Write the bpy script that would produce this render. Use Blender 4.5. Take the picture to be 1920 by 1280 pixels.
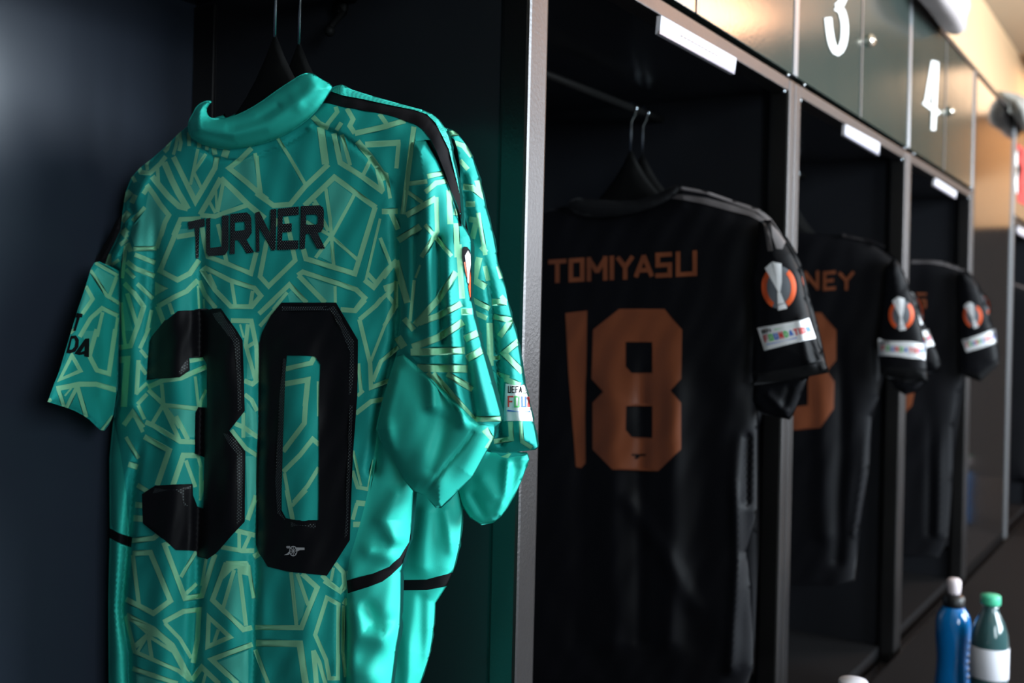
import bpy, bmesh, math
import numpy as np
from mathutils import Vector, Matrix
from mathutils.geometry import delaunay_2d_cdt

# ------------------------------------------------------------------ clear
for o in list(bpy.data.objects):
    bpy.data.objects.remove(o)
SC = bpy.context.scene
COL = SC.collection

# ------------------------------------------------------------------ camera
FPX = 2000.0                    # focal length in pixels of the 1920-wide frame
TH = math.atan(0.6474)          # angle between the view axis and the locker row
ROLL = 0.0228
W = 0.8                         # width of one locker
CAM = np.array([-0.1141, -0.5674, 1.25])
FV = np.array([math.cos(TH), math.sin(TH), 0.0])
RV = np.array([math.sin(TH), -math.cos(TH), 0.0])
UV = np.array([0.0, 0.0, 1.0])
cd = bpy.data.cameras.new('camera')
co = bpy.data.objects.new('camera', cd)
COL.objects.link(co)
cx = math.cos(ROLL) * RV + math.sin(ROLL) * UV
cy = -math.sin(ROLL) * RV + math.cos(ROLL) * UV
m = Matrix.Identity(4)
for i in range(3):
    m[i][0] = cx[i]; m[i][1] = cy[i]; m[i][2] = -FV[i]; m[i][3] = CAM[i]
co.matrix_world = m
cd.sensor_width = 36
cd.lens = FPX / 1920 * 36
cd.shift_x = -1.0 / 1920
cd.shift_y = -42.0 / 1920
cd.clip_start = 0.02
cd.dof.use_dof = True
cd.dof.focus_distance = 1.0
cd.dof.aperture_fstop = 5.0
SC.camera = co

# ------------------------------------------------------------------ look, world, lights
SC.view_settings.view_transform = 'Standard'
SC.view_settings.look = 'None'
SC.view_settings.gamma = 1
SC.view_settings.use_curve_mapping = False
SC.view_settings.exposure = 0.0
wd = bpy.data.worlds.new('world'); SC.world = wd; wd.use_nodes = True
wd.node_tree.nodes['Background'].inputs[0].default_value = (0.35, 0.45, 0.6, 1)
wd.node_tree.nodes['Background'].inputs[1].default_value = 0.3


LAMPS = ((5.5, -2.1, 1.8, .6, 'lamp'), (9.0, -.35, 1.8, 1.6, 'glow_panel'))  # second entry is a glow panel added for its reflection in the doors


def area(name, loc, target, sx, sy, power, color, spread=180):
    l = bpy.data.lights.new(name, 'AREA')
    l.shape = 'RECTANGLE'; l.size = sx; l.size_y = sy; l.energy = power; l.color = color
    l.spread = math.radians(spread)
    o = bpy.data.objects.new(name, l); COL.objects.link(o)
    o.location = loc
    d = Vector(target) - Vector(loc)
    o.rotation_euler = d.to_track_quat('-Z', 'Y').to_euler()
    return o


# daylight through the window facing the lockers, then two added ones
area('window_and_added_light', (2.15, -3.62, 2.0), (2.15, 0, 2.0), 2.3, 1.5, 390, (0.80, 0.92, 1.0))
area('window_and_added_light', (6.3, -3.62, 2.0), (6.3, 0, 2.0), 2.5, 1.5, 230, (0.86, 0.93, 1.0))  # added window: something bright for the posts to reflect, more light on sleeves
area('window_and_added_light', (-1.2, -3.62, 2.0), (-1.2, 0, 2.0), 1.3, 1.5, 105, (0.80, 0.92, 1.0))  # added window: fill for the faces turned towards the camera
# warm ceiling lamp, then a glow panel added over the far end
area('lamp_and_added_light', (5.5, -2.1, 3.12), (5.5, -2.1, 0), 1.8, 0.6, 46, (1.0, 0.47, 0.24))
area('lamp_and_added_light', (9.0, -0.35, 3.12), (9.0, -0.35, 0), 1.8, 1.6, 20, (1.0, 0.66, 0.42))  # added panel: gives the far door leaf a peach reflection


# ------------------------------------------------------------------ helpers: photo pixels -> points in the place
def ray(px, py):
    px = np.asarray(px, float); py = np.asarray(py, float)
    c, s = math.cos(ROLL), math.sin(ROLL)
    x0 = (px - 960) * c + (py - 640) * s
    y0 = 640 - (px - 960) * s + (py - 640) * c
    a = x0 / FPX
    b = (598 - y0) / FPX
    return FV + a[..., None] * RV + b[..., None] * UV


def on_x(px, py, X):
    d = ray(px, py)
    t = (X - CAM[0]) / d[..., 0]
    return CAM + t[..., None] * d


def on_y(px, py, Y):
    d = ray(px, py)
    t = (Y - CAM[1]) / d[..., 1]
    return CAM + t[..., None] * d


# ------------------------------------------------------------------ object helpers
def tag(o, label=None, cat=None, group=None, kind=None):
    if label: o['label'] = label
    if cat: o['category'] = cat
    if group: o['group'] = group
    if kind: o['kind'] = kind
    return o


def empty(name, loc, label=None, cat=None, group=None, kind=None):
    o = bpy.data.objects.new(name, None); COL.objects.link(o)
    o.location = loc; o.empty_display_size = 0.05
    return tag(o, label, cat, group, kind)


def link(name, me, parent=None, mats=None):
    o = bpy.data.objects.new(name, me); COL.objects.link(o)
    if mats:
        for mt in (mats if isinstance(mats, (list, tuple)) else [mats]):
            me.materials.append(mt)
    if parent is not None:
        o.parent = parent
        o.matrix_parent_inverse = Matrix.Translation(-world_loc(parent))
    return o


def world_loc(o):
    if o.type == 'EMPTY' and o.parent is None:
        return Vector(o.location)
    return Vector((0, 0, 0)) if o.parent is None else world_loc(o.parent) * 0 + Vector((0, 0, 0))


def link(name, me, parent=None, mats=None):
    """mesh data is in world coordinates; a child of an Empty gets its data shifted to the Empty"""
    root = parent
    off = Vector((0, 0, 0))
    while root is not None:
        off += Vector(root.location)
        root = root.parent
    if parent is not None:
        me.transform(Matrix.Translation(-off))
    o = bpy.data.objects.new(name, me); COL.objects.link(o)
    for mt in (mats if isinstance(mats, (list, tuple)) else ([mats] if mats else [])):
        me.materials.append(mt)
    if parent is not None:
        o.parent = parent
    return o


def bm_box(bm, lo, hi, bev=0.0):
    r = bmesh.ops.create_cube(bm, size=1)
    vs = r['verts']
    lo = Vector(lo); hi = Vector(hi)
    for v in vs:
        v.co = Vector(((v.co.x + .5) * (hi.x - lo.x) + lo.x, (v.co.y + .5) * (hi.y - lo.y) + lo.y,
                       (v.co.z + .5) * (hi.z - lo.z) + lo.z))
    if bev > 0:
        es = list({e for v in vs for e in v.link_edges})
        bmesh.ops.bevel(bm, geom=es, offset=bev, segments=2, affect='EDGES', profile=0.6)


def finish(bm, name, parent, mats, smooth=False):
    me = bpy.data.meshes.new(name)
    bmesh.ops.recalc_face_normals(bm, faces=bm.faces)
    bm.to_mesh(me); bm.free()
    if smooth:
        me.shade_smooth()
    return link(name, me, parent, mats)


def box(name, lo, hi, mats, parent=None, bev=0.0):
    bm = bmesh.new(); bm_box(bm, lo, hi, bev)
    return finish(bm, name, parent, mats)


def bm_tube(bm, pts, r, n=10, caps=True):
    pts = [Vector(p) for p in pts]
    rs = r if isinstance(r, (list, tuple)) else [r] * len(pts)
    rings = []
    prev = None
    for i, p in enumerate(pts):
        t = (pts[min(i + 1, len(pts) - 1)] - pts[max(i - 1, 0)]).normalized()
        if prev is None:
            a = t.orthogonal().normalized()
        else:
            a = (prev - t * prev.dot(t)).normalized()
        prev = a
        b = t.cross(a)
        rings.append([bm.verts.new(p + (a * math.cos(2 * math.pi * k / n) + b * math.sin(2 * math.pi * k / n)) * rs[i])
                      for k in range(n)])
    for i in range(len(rings) - 1):
        for k in range(n):
            bm.faces.new((rings[i][k], rings[i][(k + 1) % n], rings[i + 1][(k + 1) % n], rings[i + 1][k]))
    if caps:
        bm.faces.new(rings[0]); bm.faces.new(rings[-1])


def tube(name, pts, r, mats, parent=None, n=10):
    bm = bmesh.new(); bm_tube(bm, pts, r, n)
    return finish(bm, name, parent, mats, True)


def lathe(name, prof, loc, mats, parent=None, n=40, fl=None):
    bm = bmesh.new()
    rings = []
    for (r, z) in prof:
        rings.append([bm.verts.new((loc[0] + r * math.cos(2 * math.pi * k / n) , loc[1] + r * math.sin(2 * math.pi * k / n),
                                    loc[2] + z)) for k in range(n)])
    for i in range(len(rings) - 1):
        for k in range(n):
            bm.faces.new((rings[i][k], rings[i][(k + 1) % n], rings[i + 1][(k + 1) % n], rings[i + 1][k]))
    bm.faces.new(rings[0]); bm.faces.new(rings[-1])
    return finish(bm, name, parent, mats, True)


# ------------------------------------------------------------------ materials
def mat(name, color, rough=0.5, metal=0.0, sheen=0.0, bump=None, var=0.0, vscale=3.0, coat=0.0, trans=0.0, ior=1.45,
        emit=None, estr=0.0, spec=0.5, vary_rough=0.0):
    mt = bpy.data.materials.new(name); mt.use_nodes = True
    nt = mt.node_tree; b = nt.nodes['Principled BSDF']
    b.inputs['Base Color'].default_value = (*color, 1)
    b.inputs['Roughness'].default_value = rough
    b.inputs['Metallic'].default_value = metal
    b.inputs['Sheen Weight'].default_value = sheen
    b.inputs['Coat Weight'].default_value = coat
    b.inputs['Transmission Weight'].default_value = trans
    b.inputs['IOR'].default_value = ior
    b.inputs['Specular IOR Level'].default_value = spec
    if emit:
        b.inputs['Emission Color'].default_value = (*emit, 1); b.inputs['Emission Strength'].default_value = estr
    tc = nt.nodes.new('ShaderNodeTexCoord')
    if var > 0 or vary_rough > 0:
        nz = nt.nodes.new('ShaderNodeTexNoise'); nz.inputs['Scale'].default_value = vscale
        nz.inputs['Detail'].default_value = 5
        nt.links.new(tc.outputs['Object'], nz.inputs['Vector'])
    if var > 0:
        mx = nt.nodes.new('ShaderNodeMix'); mx.data_type = 'RGBA'
        mx.inputs['A'].default_value = (*[c * (1 - var) for c in color], 1)
        mx.inputs['B'].default_value = (*[min(1, c * (1 + var)) for c in color], 1)
        nt.links.new(nz.outputs['Fac'], mx.inputs['Factor'])
        nt.links.new(mx.outputs['Result'], b.inputs['Base Color'])
    if vary_rough > 0:
        mr = nt.nodes.new('ShaderNodeMapRange')
        mr.inputs['To Min'].default_value = rough - vary_rough; mr.inputs['To Max'].default_value = rough + vary_rough
        nt.links.new(nz.outputs['Fac'], mr.inputs['Value'])
        nt.links.new(mr.outputs['Result'], b.inputs['Roughness'])
    if bump:
        kind, sc, st = bump
        if kind == 'noise':
            t = nt.nodes.new('ShaderNodeTexNoise'); t.inputs['Scale'].default_value = sc; out = t.outputs['Fac']
        elif kind == 'dots':
            t = nt.nodes.new('ShaderNodeTexVoronoi'); t.inputs['Scale'].default_value = sc
            t.inputs['Randomness'].default_value = 0.0; out = t.outputs['Distance']
        else:
            t = nt.nodes.new('ShaderNodeTexWave'); t.inputs['Scale'].default_value = sc
            t.bands_direction = 'DIAGONAL'; out = t.outputs['Fac']
        nt.links.new(tc.outputs['Object'], t.inputs['Vector'])
        bp = nt.nodes.new('ShaderNodeBump'); bp.inputs['Strength'].default_value = st
        bp.inputs['Distance'].default_value = 0.002
        nt.links.new(out, bp.inputs['Height']); nt.links.new(bp.outputs['Normal'], b.inputs['Normal'])
    return mt


def dotted(name, c0, c1, scale, thr, rough=0.5):
    mt = mat(name, c0, rough)
    nt = mt.node_tree; b = nt.nodes['Principled BSDF']
    tc = nt.nodes.new('ShaderNodeTexCoord')
    v = nt.nodes.new('ShaderNodeTexVoronoi'); v.inputs['Scale'].default_value = scale; v.inputs['Randomness'].default_value = 0
    v.voronoi_dimensions = '2D'
    sp = nt.nodes.new('ShaderNodeSeparateXYZ'); cb = nt.nodes.new('ShaderNodeCombineXYZ')
    nt.links.new(tc.outputs['Object'], sp.inputs[0])
    nt.links.new(sp.outputs['Y'], cb.inputs['X']); nt.links.new(sp.outputs['Z'], cb.inputs['Y'])
    mp = nt.nodes.new('ShaderNodeMapping'); mp.inputs['Rotation'].default_value = (0, 0, math.radians(45))
    nt.links.new(cb.outputs[0], mp.inputs[0]); nt.links.new(mp.outputs[0], v.inputs['Vector'])
    lt = nt.nodes.new('ShaderNodeMath'); lt.operation = 'LESS_THAN'; lt.inputs[1].default_value = thr
    nt.links.new(v.outputs['Distance'], lt.inputs[0])
    mx = nt.nodes.new('ShaderNodeMix'); mx.data_type = 'RGBA'
    mx.inputs['A'].default_value = (*c0, 1); mx.inputs['B'].default_value = (*c1, 1)
    nt.links.new(lt.outputs[0], mx.inputs['Factor']); nt.links.new(mx.outputs['Result'], b.inputs['Base Color'])
    return mt


M = {}
M['teal'] = mat('teal fabric', (0.012, 0.34, 0.30), 0.66, spec=.3, sheen=0.0, bump=('noise', 900, 0.05))
M['print'] = mat('pale green print', (0.25, 0.62, 0.37), 0.66, spec=.3, sheen=0.0, bump=('noise', 900, 0.05))
M['mint'] = mat('mid green print', (0.07, 0.47, 0.38), 0.66, spec=.3, sheen=0.0, bump=('noise', 900, 0.05))
M['plain'] = mat('plain turquoise fabric', (0.028, 0.52, 0.42), 0.6, spec=.3, sheen=0.0, bump=('noise', 900, 0.05))
M['rib'] = dotted('ribbed turquoise piping', (0.03, 0.52, 0.42), (0.005, 0.22, 0.19), 420, 0.30, 0.6)
M['black_trim'] = mat('black trim', (0.004, 0.0035, 0.005), 0.8, spec=.2)
M['number'] = mat('black flock number', (0.0035, 0.0035, 0.005), 0.6, spec=.25)
M['numdots'] = dotted('perforated black number', (0.005, 0.005, 0.007), (0.13, 0.16, 0.16), 470, 0.22, 0.45)
M['white'] = mat('white print', (0.82, 0.82, 0.85), 0.5)
M['silver'] = mat('silver print', (0.45, 0.45, 0.47), 0.5)
M['orange'] = mat('orange print', (0.75, 0.10, 0.02), 0.5)
M['copper'] = mat('copper print', (0.19, 0.052, 0.020), 0.45, var=0.25, vscale=6)
M['blackcloth'] = mat('black fabric', (0.0040, 0.0040, 0.0055), 0.55, spec=0.16, sheen=0.0, bump=('noise', 900, 0.05), var=0.35, vscale=9)
M['blackcuff'] = mat('black cuff knit', (0.0045, 0.0045, 0.0055), 0.8, spec=.3)
M['greystripe'] = mat('grey shoulder stripe', (0.085, 0.075, 0.078), 0.6)
M['badgegrey'] = mat('badge grey', (0.13, 0.14, 0.16), 0.4)
M['hanger'] = mat('black plastic', (0.004, 0.004, 0.004), 0.6, spec=0.1)
M['chrome'] = mat('chrome wire', (0.45, 0.5, 0.55), 0.15, 1.0)
M['panel'] = mat('dark lacquered panel', (0.012, 0.0125, 0.015), 0.22, spec=0.4, vary_rough=0.04, vscale=4)
M['backpanel'] = mat('dark blue grey lacquered back', (0.020, 0.026, 0.039), 0.30, spec=0.35, vary_rough=0.05, vscale=3)
M['metal'] = mat('grey powder coat', (0.068, 0.065, 0.066), 0.38, 1.0, bump=('noise', 260, 0.12), vary_rough=0.06, vscale=6)
M['door'] = mat('grey green door', (0.024, 0.034, 0.030), 0.15, 0.0, ior=1.6, bump=('noise', 160, 0.03), vary_rough=0.04, vscale=5)
M['edge'] = mat('bright edge strip', (0.30, 0.31, 0.33), 0.30, 0.7)
M['gloss'] = mat('polished grey panel', (0.012, 0.011, 0.011), 0.09, 0.0, ior=1.8)
M['wall'] = mat('peach wall', (0.86, 0.60, 0.36), 0.8, bump=('noise', 60, 0.05))
M['ceil'] = mat('cream ceiling', (0.50, 0.43, 0.34), 0.85)
M['floor'] = mat('grey floor', (0.10, 0.10, 0.105), 0.4, var=0.2, vscale=2)
M['roomwall'] = mat('grey green room wall', (0.12, 0.14, 0.13), 0.8)
M['reflected_block'] = mat('dark green soffit', (0.035, 0.05, 0.042), 0.8)  # for the unseen block that darkens the door reflections
M['matt'] = mat('matt black cabinet', (0.02, 0.018, 0.017), 0.9, spec=.1)
M['bench'] = mat('dark bench board', (0.006, 0.0058, 0.0065), 0.8, spec=.08)
M['label'] = mat('white label', (0.50, 0.49, 0.54), 0.45, spec=.2)
M['labeltext'] = mat('faint label print', (0.33, 0.26, 0.25), 0.6)
M['acrylic'] = mat('clear label edge', (0.27, 0.27, 0.34), 0.3)
M['digit'] = mat('white door digit', (0.80, 0.82, 0.82), 0.5)
M['towel'] = mat('white towel', (0.46, 0.40, 0.40), 0.95, sheen=0.0, bump=('noise', 300, 0.5))
M['greytowel'] = mat('grey towel', (0.26, 0.25, 0.23), 0.95, sheen=0.0, bump=('noise', 300, 0.5))
M['brass'] = mat('nickel lock', (0.75, 0.68, 0.58), 0.18, 1.0)
M['drink'] = mat('blue drink bottle', (0.002, 0.15, 0.45), 0.12, coat=0.5)
M['water'] = mat('water bottle', (0.030, 0.075, 0.080), 0.08, coat=0.6)
M['greencap'] = mat('green cap', (0.06, 0.45, 0.27), 0.4)
M['blackcap'] = mat('black cap', (0.005, 0.005, 0.006), 0.4)
M['pinkcap'] = mat('pale nozzle', (0.62, 0.54, 0.57), 0.4)
M['paper'] = mat('white paper label', (0.62, 0.62, 0.68), 0.6)
M['greenlabel'] = mat('green label', (0.05, 0.30, 0.02), 0.5)
M['red'] = mat('red print', (0.45, 0.03, 0.03), 0.5)
M['txtred'] = mat('red lettering', (0.75, 0.06, 0.06), 0.5)
M['txtgreen'] = mat('green lettering', (0.12, 0.55, 0.16), 0.5)
M['txtblue'] = mat('blue lettering', (0.05, 0.16, 0.60), 0.5)
M['glass'] = mat('window glass', (1, 1, 1), 0.0, trans=1.0, ior=1.1)
M['lamp'] = mat('lamp diffuser', (0.9, 0.8, 0.6), 0.5, emit=(1.0, 0.47, 0.24), estr=14.0)
M['glow_panel'] = mat('added soft glow panel', (0.9, 0.8, 0.6), 0.5, emit=(1.0, 0.66, 0.42), estr=1.5)  # glow of the added far panel


# ------------------------------------------------------------------ 2D helpers
def pip(P, poly):
    poly = np.asarray(poly, float)
    x, y = P[:, 0], P[:, 1]
    ins = np.zeros(len(P), bool)
    lo = poly.min(0); hi = poly.max(0)
    m_ = (x >= lo[0]) & (x <= hi[0]) & (y >= lo[1]) & (y <= hi[1])
    if not m_.any():
        return ins
    xs, ys = x[m_], y[m_]
    r = np.zeros(len(xs), bool)
    n = len(poly)
    j = n - 1
    for i in range(n):
        xi, yi = poly[i]; xj, yj = poly[j]
        if yi != yj:
            c = ((yi > ys) != (yj > ys)) & (xs < (xj - xi) * (ys - yi) / (yj - yi) + xi)
            r ^= c
        j = i
    ins[m_] = r
    return ins


def seg_dist(P, segs):
    d = np.full(len(P), 1e9)
    for (a, b) in segs:
        a = np.array(a, float); b = np.array(b, float)
        ab = b - a
        t = np.clip(((P - a) @ ab) / max(ab @ ab, 1e-9), 0, 1)
        q = a + t[:, None] * ab
        d = np.minimum(d, np.hypot(*(P - q).T))
    return d


def smooth_poly(pts, it=1, closed=True):
    pts = [tuple(map(float, p)) for p in pts]
    for _ in range(it):
        out = []
        n = len(pts)
        for i in range(n if closed else n - 1):
            a = np.array(pts[i]); b = np.array(pts[(i + 1) % n])
            out += [tuple(a * .75 + b * .25), tuple(a * .25 + b * .75)]
        if not closed:
            out = [pts[0]] + out + [pts[-1]]
        pts = out
    return pts


def ribbon(pl, w):
    """mitred quads of one stroke"""
    P = [np.array(p, float) for p in pl]
    closed = len(P) > 3 and np.hypot(*(P[0] - P[-1])) < 0.5
    if closed:
        P = P[:-1]
    n = len(P)
    L, R = [], []
    for i in range(n):
        if closed:
            a = P[i] - P[i - 1]; b = P[(i + 1) % n] - P[i]
        else:
            a = P[i] - P[i - 1] if i > 0 else P[1] - P[0]
            b = P[i + 1] - P[i] if i < n - 1 else P[-1] - P[-2]
        a = a / max(np.hypot(*a), 1e-6); b = b / max(np.hypot(*b), 1e-6)
        na = np.array([-a[1], a[0]]); nb = np.array([-b[1], b[0]])
        mm = na + nb
        l = np.hypot(*mm)
        if l < 0.3:
            mm = na; k = 1
        else:
            mm = mm / l; k = min(1 / max(mm @ na, 0.3), 2.2)
        L.append(P[i] + mm * k * w / 2); R.append(P[i] - mm * k * w / 2)
    quads = []
    for i in range(n if closed else n - 1):
        j = (i + 1) % n
        quads.append([L[i], L[j], R[j], R[i]])
    return quads


def cdt(points, polys_list, open_lists=()):
    """constrained triangulation of loose points plus closed polygons"""
    V = [Vector((float(p[0]), float(p[1]))) for p in points]
    E = []
    key = {}
    def vid(p):
        k = (round(float(p[0]), 2), round(float(p[1]), 2))
        if k not in key:
            key[k] = len(V); V.append(Vector(k))
        return key[k]
    es = set()
    for pl in polys_list:
        ids = [vid(p) for p in pl]
        for a, b in zip(ids, ids[1:] + ids[:1]):
            if a != b:
                es.add((min(a, b), max(a, b)))
    E = list(es)
    r = delaunay_2d_cdt(V, E, [], 0, 0.01, False)
    vs = np.array([(v.x, v.y) for v in r[0]])
    fs = np.array([f[:] for f in r[2] if len(f) == 3], int)
    return vs, fs


def hexgrid(poly, step):
    poly = np.asarray(poly, float)
    lo = poly.min(0); hi = poly.max(0)
    out = []
    y = lo[1]; k = 0
    while y < hi[1]:
        xs = np.arange(lo[0] + (step / 2 if k % 2 else 0), hi[0], step)
        out.append(np.stack([xs, np.full(len(xs), y)], 1))
        y += step * 0.87; k += 1
    P = np.concatenate(out)
    P = P[pip(P, poly)]
    n = len(poly)
    d = seg_dist(P, [(poly[i], poly[(i + 1) % n]) for i in range(n)])
    return P[d > step * 0.35]


class Surf:
    """a hanging cloth surface: a plane across the locker (constant X) raised towards the viewer by T"""
    def __init__(s, outline, X0, t0=0.03, r=45.0, folds=(), ymax=None, noise=0.0, tilt=None):
        s.o = [tuple(p) for p in outline]
        s.X0 = X0; s.t0 = t0; s.r = r; s.folds = folds; s.tilt = tilt; s.noise = noise
        n = len(s.o)
        s.segs = []
        for i in range(n):
            a, b = s.o[i], s.o[(i + 1) % n]
            if ymax is not None and a[1] >= ymax and b[1] >= ymax:
                continue
            s.segs.append((a, b))

    def T(s, P):
        d = seg_dist(P, s.segs)
        e = 1 - np.exp(-d / s.r)
        t = s.t0 * np.sqrt(np.clip(1 - (1 - e) ** 2, 0, 1)) * (0.6 + 0.4 * e)
        g = 1 - np.exp(-d / 14.0)
        for (pl, amp, w) in s.folds:
            dd = seg_dist(P, list(zip(pl[:-1], pl[1:])))
            y0_ = min(q[1] for q in pl); y1_ = max(q[1] for q in pl)
            tp = 1.0 if y1_ - y0_ < 200 else np.clip((P[:, 1] - y0_) / 130, 0, 1)
            t = t + amp * np.exp(-(dd / w) ** 2) * g * tp
        if s.noise:
            x, y = P[:, 0], P[:, 1]
            t = t + g * s.noise * (np.sin(x * .061 + 2.1 * np.sin(y * .013)) * np.sin(y * .027 + 1.3 * np.sin(x * .02)) +
                                   .5 * np.sin(x * .13 + y * .05 + np.sin(y * .03)))
        return t

    def base(s, P):
        X = np.full(len(P), s.X0)
        if s.tilt is not None:
            x1, dx1, x2, dx2 = s.tilt
            X = X + np.interp(P[:, 0], [x1, x2], [dx1, dx2])
        return X

    def front(s, P, off=0.0):
        P = np.asarray(P, float)
        X = s.base(P) - s.T(P) - off
        d = ray(P[:, 0], P[:, 1])
        t = (X - CAM[0]) / d[:, 0]
        return CAM + t[:, None] * d

    def back(s, P, depth=0.7):
        P = np.asarray(P, float)
        X = s.base(P)
        d = ray(P[:, 0], P[:, 1])
        t = (X - CAM[0]) / d[:, 0]
        Q = CAM + t[:, None] * d
        Q[:, 0] += s.T(P) * depth
        return Q

    def normals(s, P, off=0.0):
        e = 1.2
        ex = np.array([e, 0]); ey = np.array([0, e])
        du = s.front(P + ex, off) - s.front(P - ex, off)
        dv = s.front(P + ey, off) - s.front(P - ey, off)
        n = np.cross(dv, du)
        n /= np.maximum(np.linalg.norm(n, axis=1), 1e-12)[:, None]
        v = CAM - s.front(P, off)
        f = np.sign((n * v).sum(1)); f[f == 0] = 1
        return n * f[:, None]


def build_mesh(name, V, F, MI, N, parent, mats):
    me = bpy.data.meshes.new(name)
    me.from_pydata([tuple(v) for v in V], [], [tuple(map(int, f)) for f in F])
    me.polygons.foreach_set('material_index', np.asarray(MI, dtype=np.int32))
    me.shade_smooth()
    me.update()
    if N is not None:
        me.normals_split_custom_set_from_vertices([tuple(map(float, n)) for n in N])
    return link(name, me, parent, mats)


def orient(V, F):
    """wind triangles so that they face the camera"""
    a, b, c = V[F[:, 0]], V[F[:, 1]], V[F[:, 2]]
    n = np.cross(b - a, c - a)
    flip = (n * (CAM - a)).sum(1) < 0
    F = F.copy()
    F[flip] = F[flip][:, ::-1]
    return F


def relief(name, parent, sf, mats, fills=(), strokes=(), over=(), step=6.0, back=True, base=0, stroke_i=1, backmat=0,
           bdepth=0.7):
    """cloth part: traced outline, puffed towards the viewer, printed areas as faces with their own material"""
    out = sf.o
    lo = np.min(out, 0) - 2; hi = np.max(out, 0) + 2
    def near(q):
        q = np.asarray(q)
        return not (q[:, 0].max() < lo[0] or q[:, 0].min() > hi[0] or q[:, 1].max() < lo[1] or q[:, 1].min() > hi[1])
    quads = []
    for (pl, w) in strokes:
        quads += [q for q in ribbon(pl, w) if near(q)]
    fl = [(p, i) for (p, i) in fills if near(p)]
    ov = [(p, i) for (p, i) in over if near(p)]
    pts = hexgrid(out, step)
    vs, fs = cdt(pts, [out] + [p for p, _ in fl] + quads + [p for p, _ in ov])
    cen = vs[fs].mean(1)
    keep = pip(cen, out)
    fs = fs[keep]; cen = cen[keep]
    mi = np.full(len(fs), base)
    for p, i in fl:
        mi[pip(cen, p)] = i
    for q in quads:
        mi[pip(cen, q)] = stroke_i
    for p, i in ov:
        mi[pip(cen, p)] = i
    used = np.unique(fs)
    rm = -np.ones(len(vs), int); rm[used] = np.arange(len(used))
    fs = rm[fs]; vs = vs[used]
    V = sf.front(vs); N = sf.normals(vs)
    F = orient(V, fs)
    if back:
        bv, bf = cdt(hexgrid(out, max(step * 2, 12)), [out])
        c2 = bv[bf].mean(1); bf = bf[pip(c2, out)]
        VB = sf.back(bv, bdepth)
        FB = orient(VB, bf)[:, ::-1] + len(V)
        NB = -np.tile(np.array([-1.0, 0, 0]), (len(VB), 1))
        V = np.concatenate([V, VB]); F = np.concatenate([F, FB]); N = np.concatenate([N, NB])
        mi = np.concatenate([mi, np.full(len(FB), backmat)])
    return build_mesh(name, V, F, mi, N, parent, mats)


def decal(name, parent, sf, polys, mt, holes=(), off=0.0012, step=6.0, label=None):
    """a printed or sewn-on piece that follows the cloth"""
    allp = [list(p) for p in polys] + [list(p) for p in holes]
    big = np.concatenate([np.asarray(p, float) for p in polys])
    lo = big.min(0); hi = big.max(0)
    bb = [(lo[0], lo[1]), (hi[0], lo[1]), (hi[0], hi[1]), (lo[0], hi[1])]
    pts = hexgrid(bb, step)
    m_ = np.zeros(len(pts), bool)
    for p in polys:
        m_ |= pip(pts, p)
    vs, fs = cdt(pts[m_], allp)
    cen = vs[fs].mean(1)
    k = np.zeros(len(cen), bool)
    for p in polys:
        k |= pip(cen, p)
    for p in holes:
        k &= ~pip(cen, p)
    fs = fs[k]
    used = np.unique(fs)
    rm = -np.ones(len(vs), int); rm[used] = np.arange(len(used))
    fs = rm[fs]; vs = vs[used]
    V = sf.front(vs, off)
    F = orient(V, fs)
    o = build_mesh(name, V, F, np.zeros(len(F)), sf.normals(vs, off), parent, [mt])
    if label:
        o['label'] = label
    return o


# ------------------------------------------------------------------ block letters
G = {
 'T': [[(0, 1), (1, 1)], [(.5, 1), (.5, 0)]], 'O': [[(0, 0), (0, 1), (1, 1), (1, 0), (0, 0)]],
 'M': [[(0, 0), (0, 1), (.5, .35), (1, 1), (1, 0)]], 'I': [[(.5, 0), (.5, 1)]],
 'Y': [[(0, 1), (.5, .5), (1, 1)], [(.5, .5), (.5, 0)]], 'A': [[(0, 0), (.5, 1), (1, 0)], [(.2, .3), (.8, .3)]],
 'S': [[(1, 1), (0, 1), (0, .5), (1, .5), (1, 0), (0, 0)]], 'U': [[(0, 1), (0, 0), (1, 0), (1, 1)]],
 'E': [[(1, 1), (0, 1), (0, 0), (1, 0)], [(0, .5), (.8, .5)]], 'R': [[(0, 0), (0, 1), (1, 1), (1, .5), (0, .5)], [(.4, .5), (1, 0)]],
 'N': [[(0, 0), (0, 1), (1, 0), (1, 1)]], 'F': [[(0, 0), (0, 1), (1, 1)], [(0, .5), (.8, .5)]],
 'D': [[(0, 0), (0, 1), (.6, 1), (1, .7), (1, .3), (.6, 0), (0, 0)]], 'V': [[(0, 1), (.5, 0), (1, 1)]],
 'B': [[(0, 0), (0, 1), (1, 1), (1, 0), (0, 0)], [(0, .5), (1, .5)]],
 'K': [[(0, 0), (0, 1)], [(1, 1), (0, .5), (1, 0)]],
 '3': [[(0, 1), (1, 1), (1, 0), (0, 0)], [(.3, .5), (1, .5)]],
}


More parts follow.
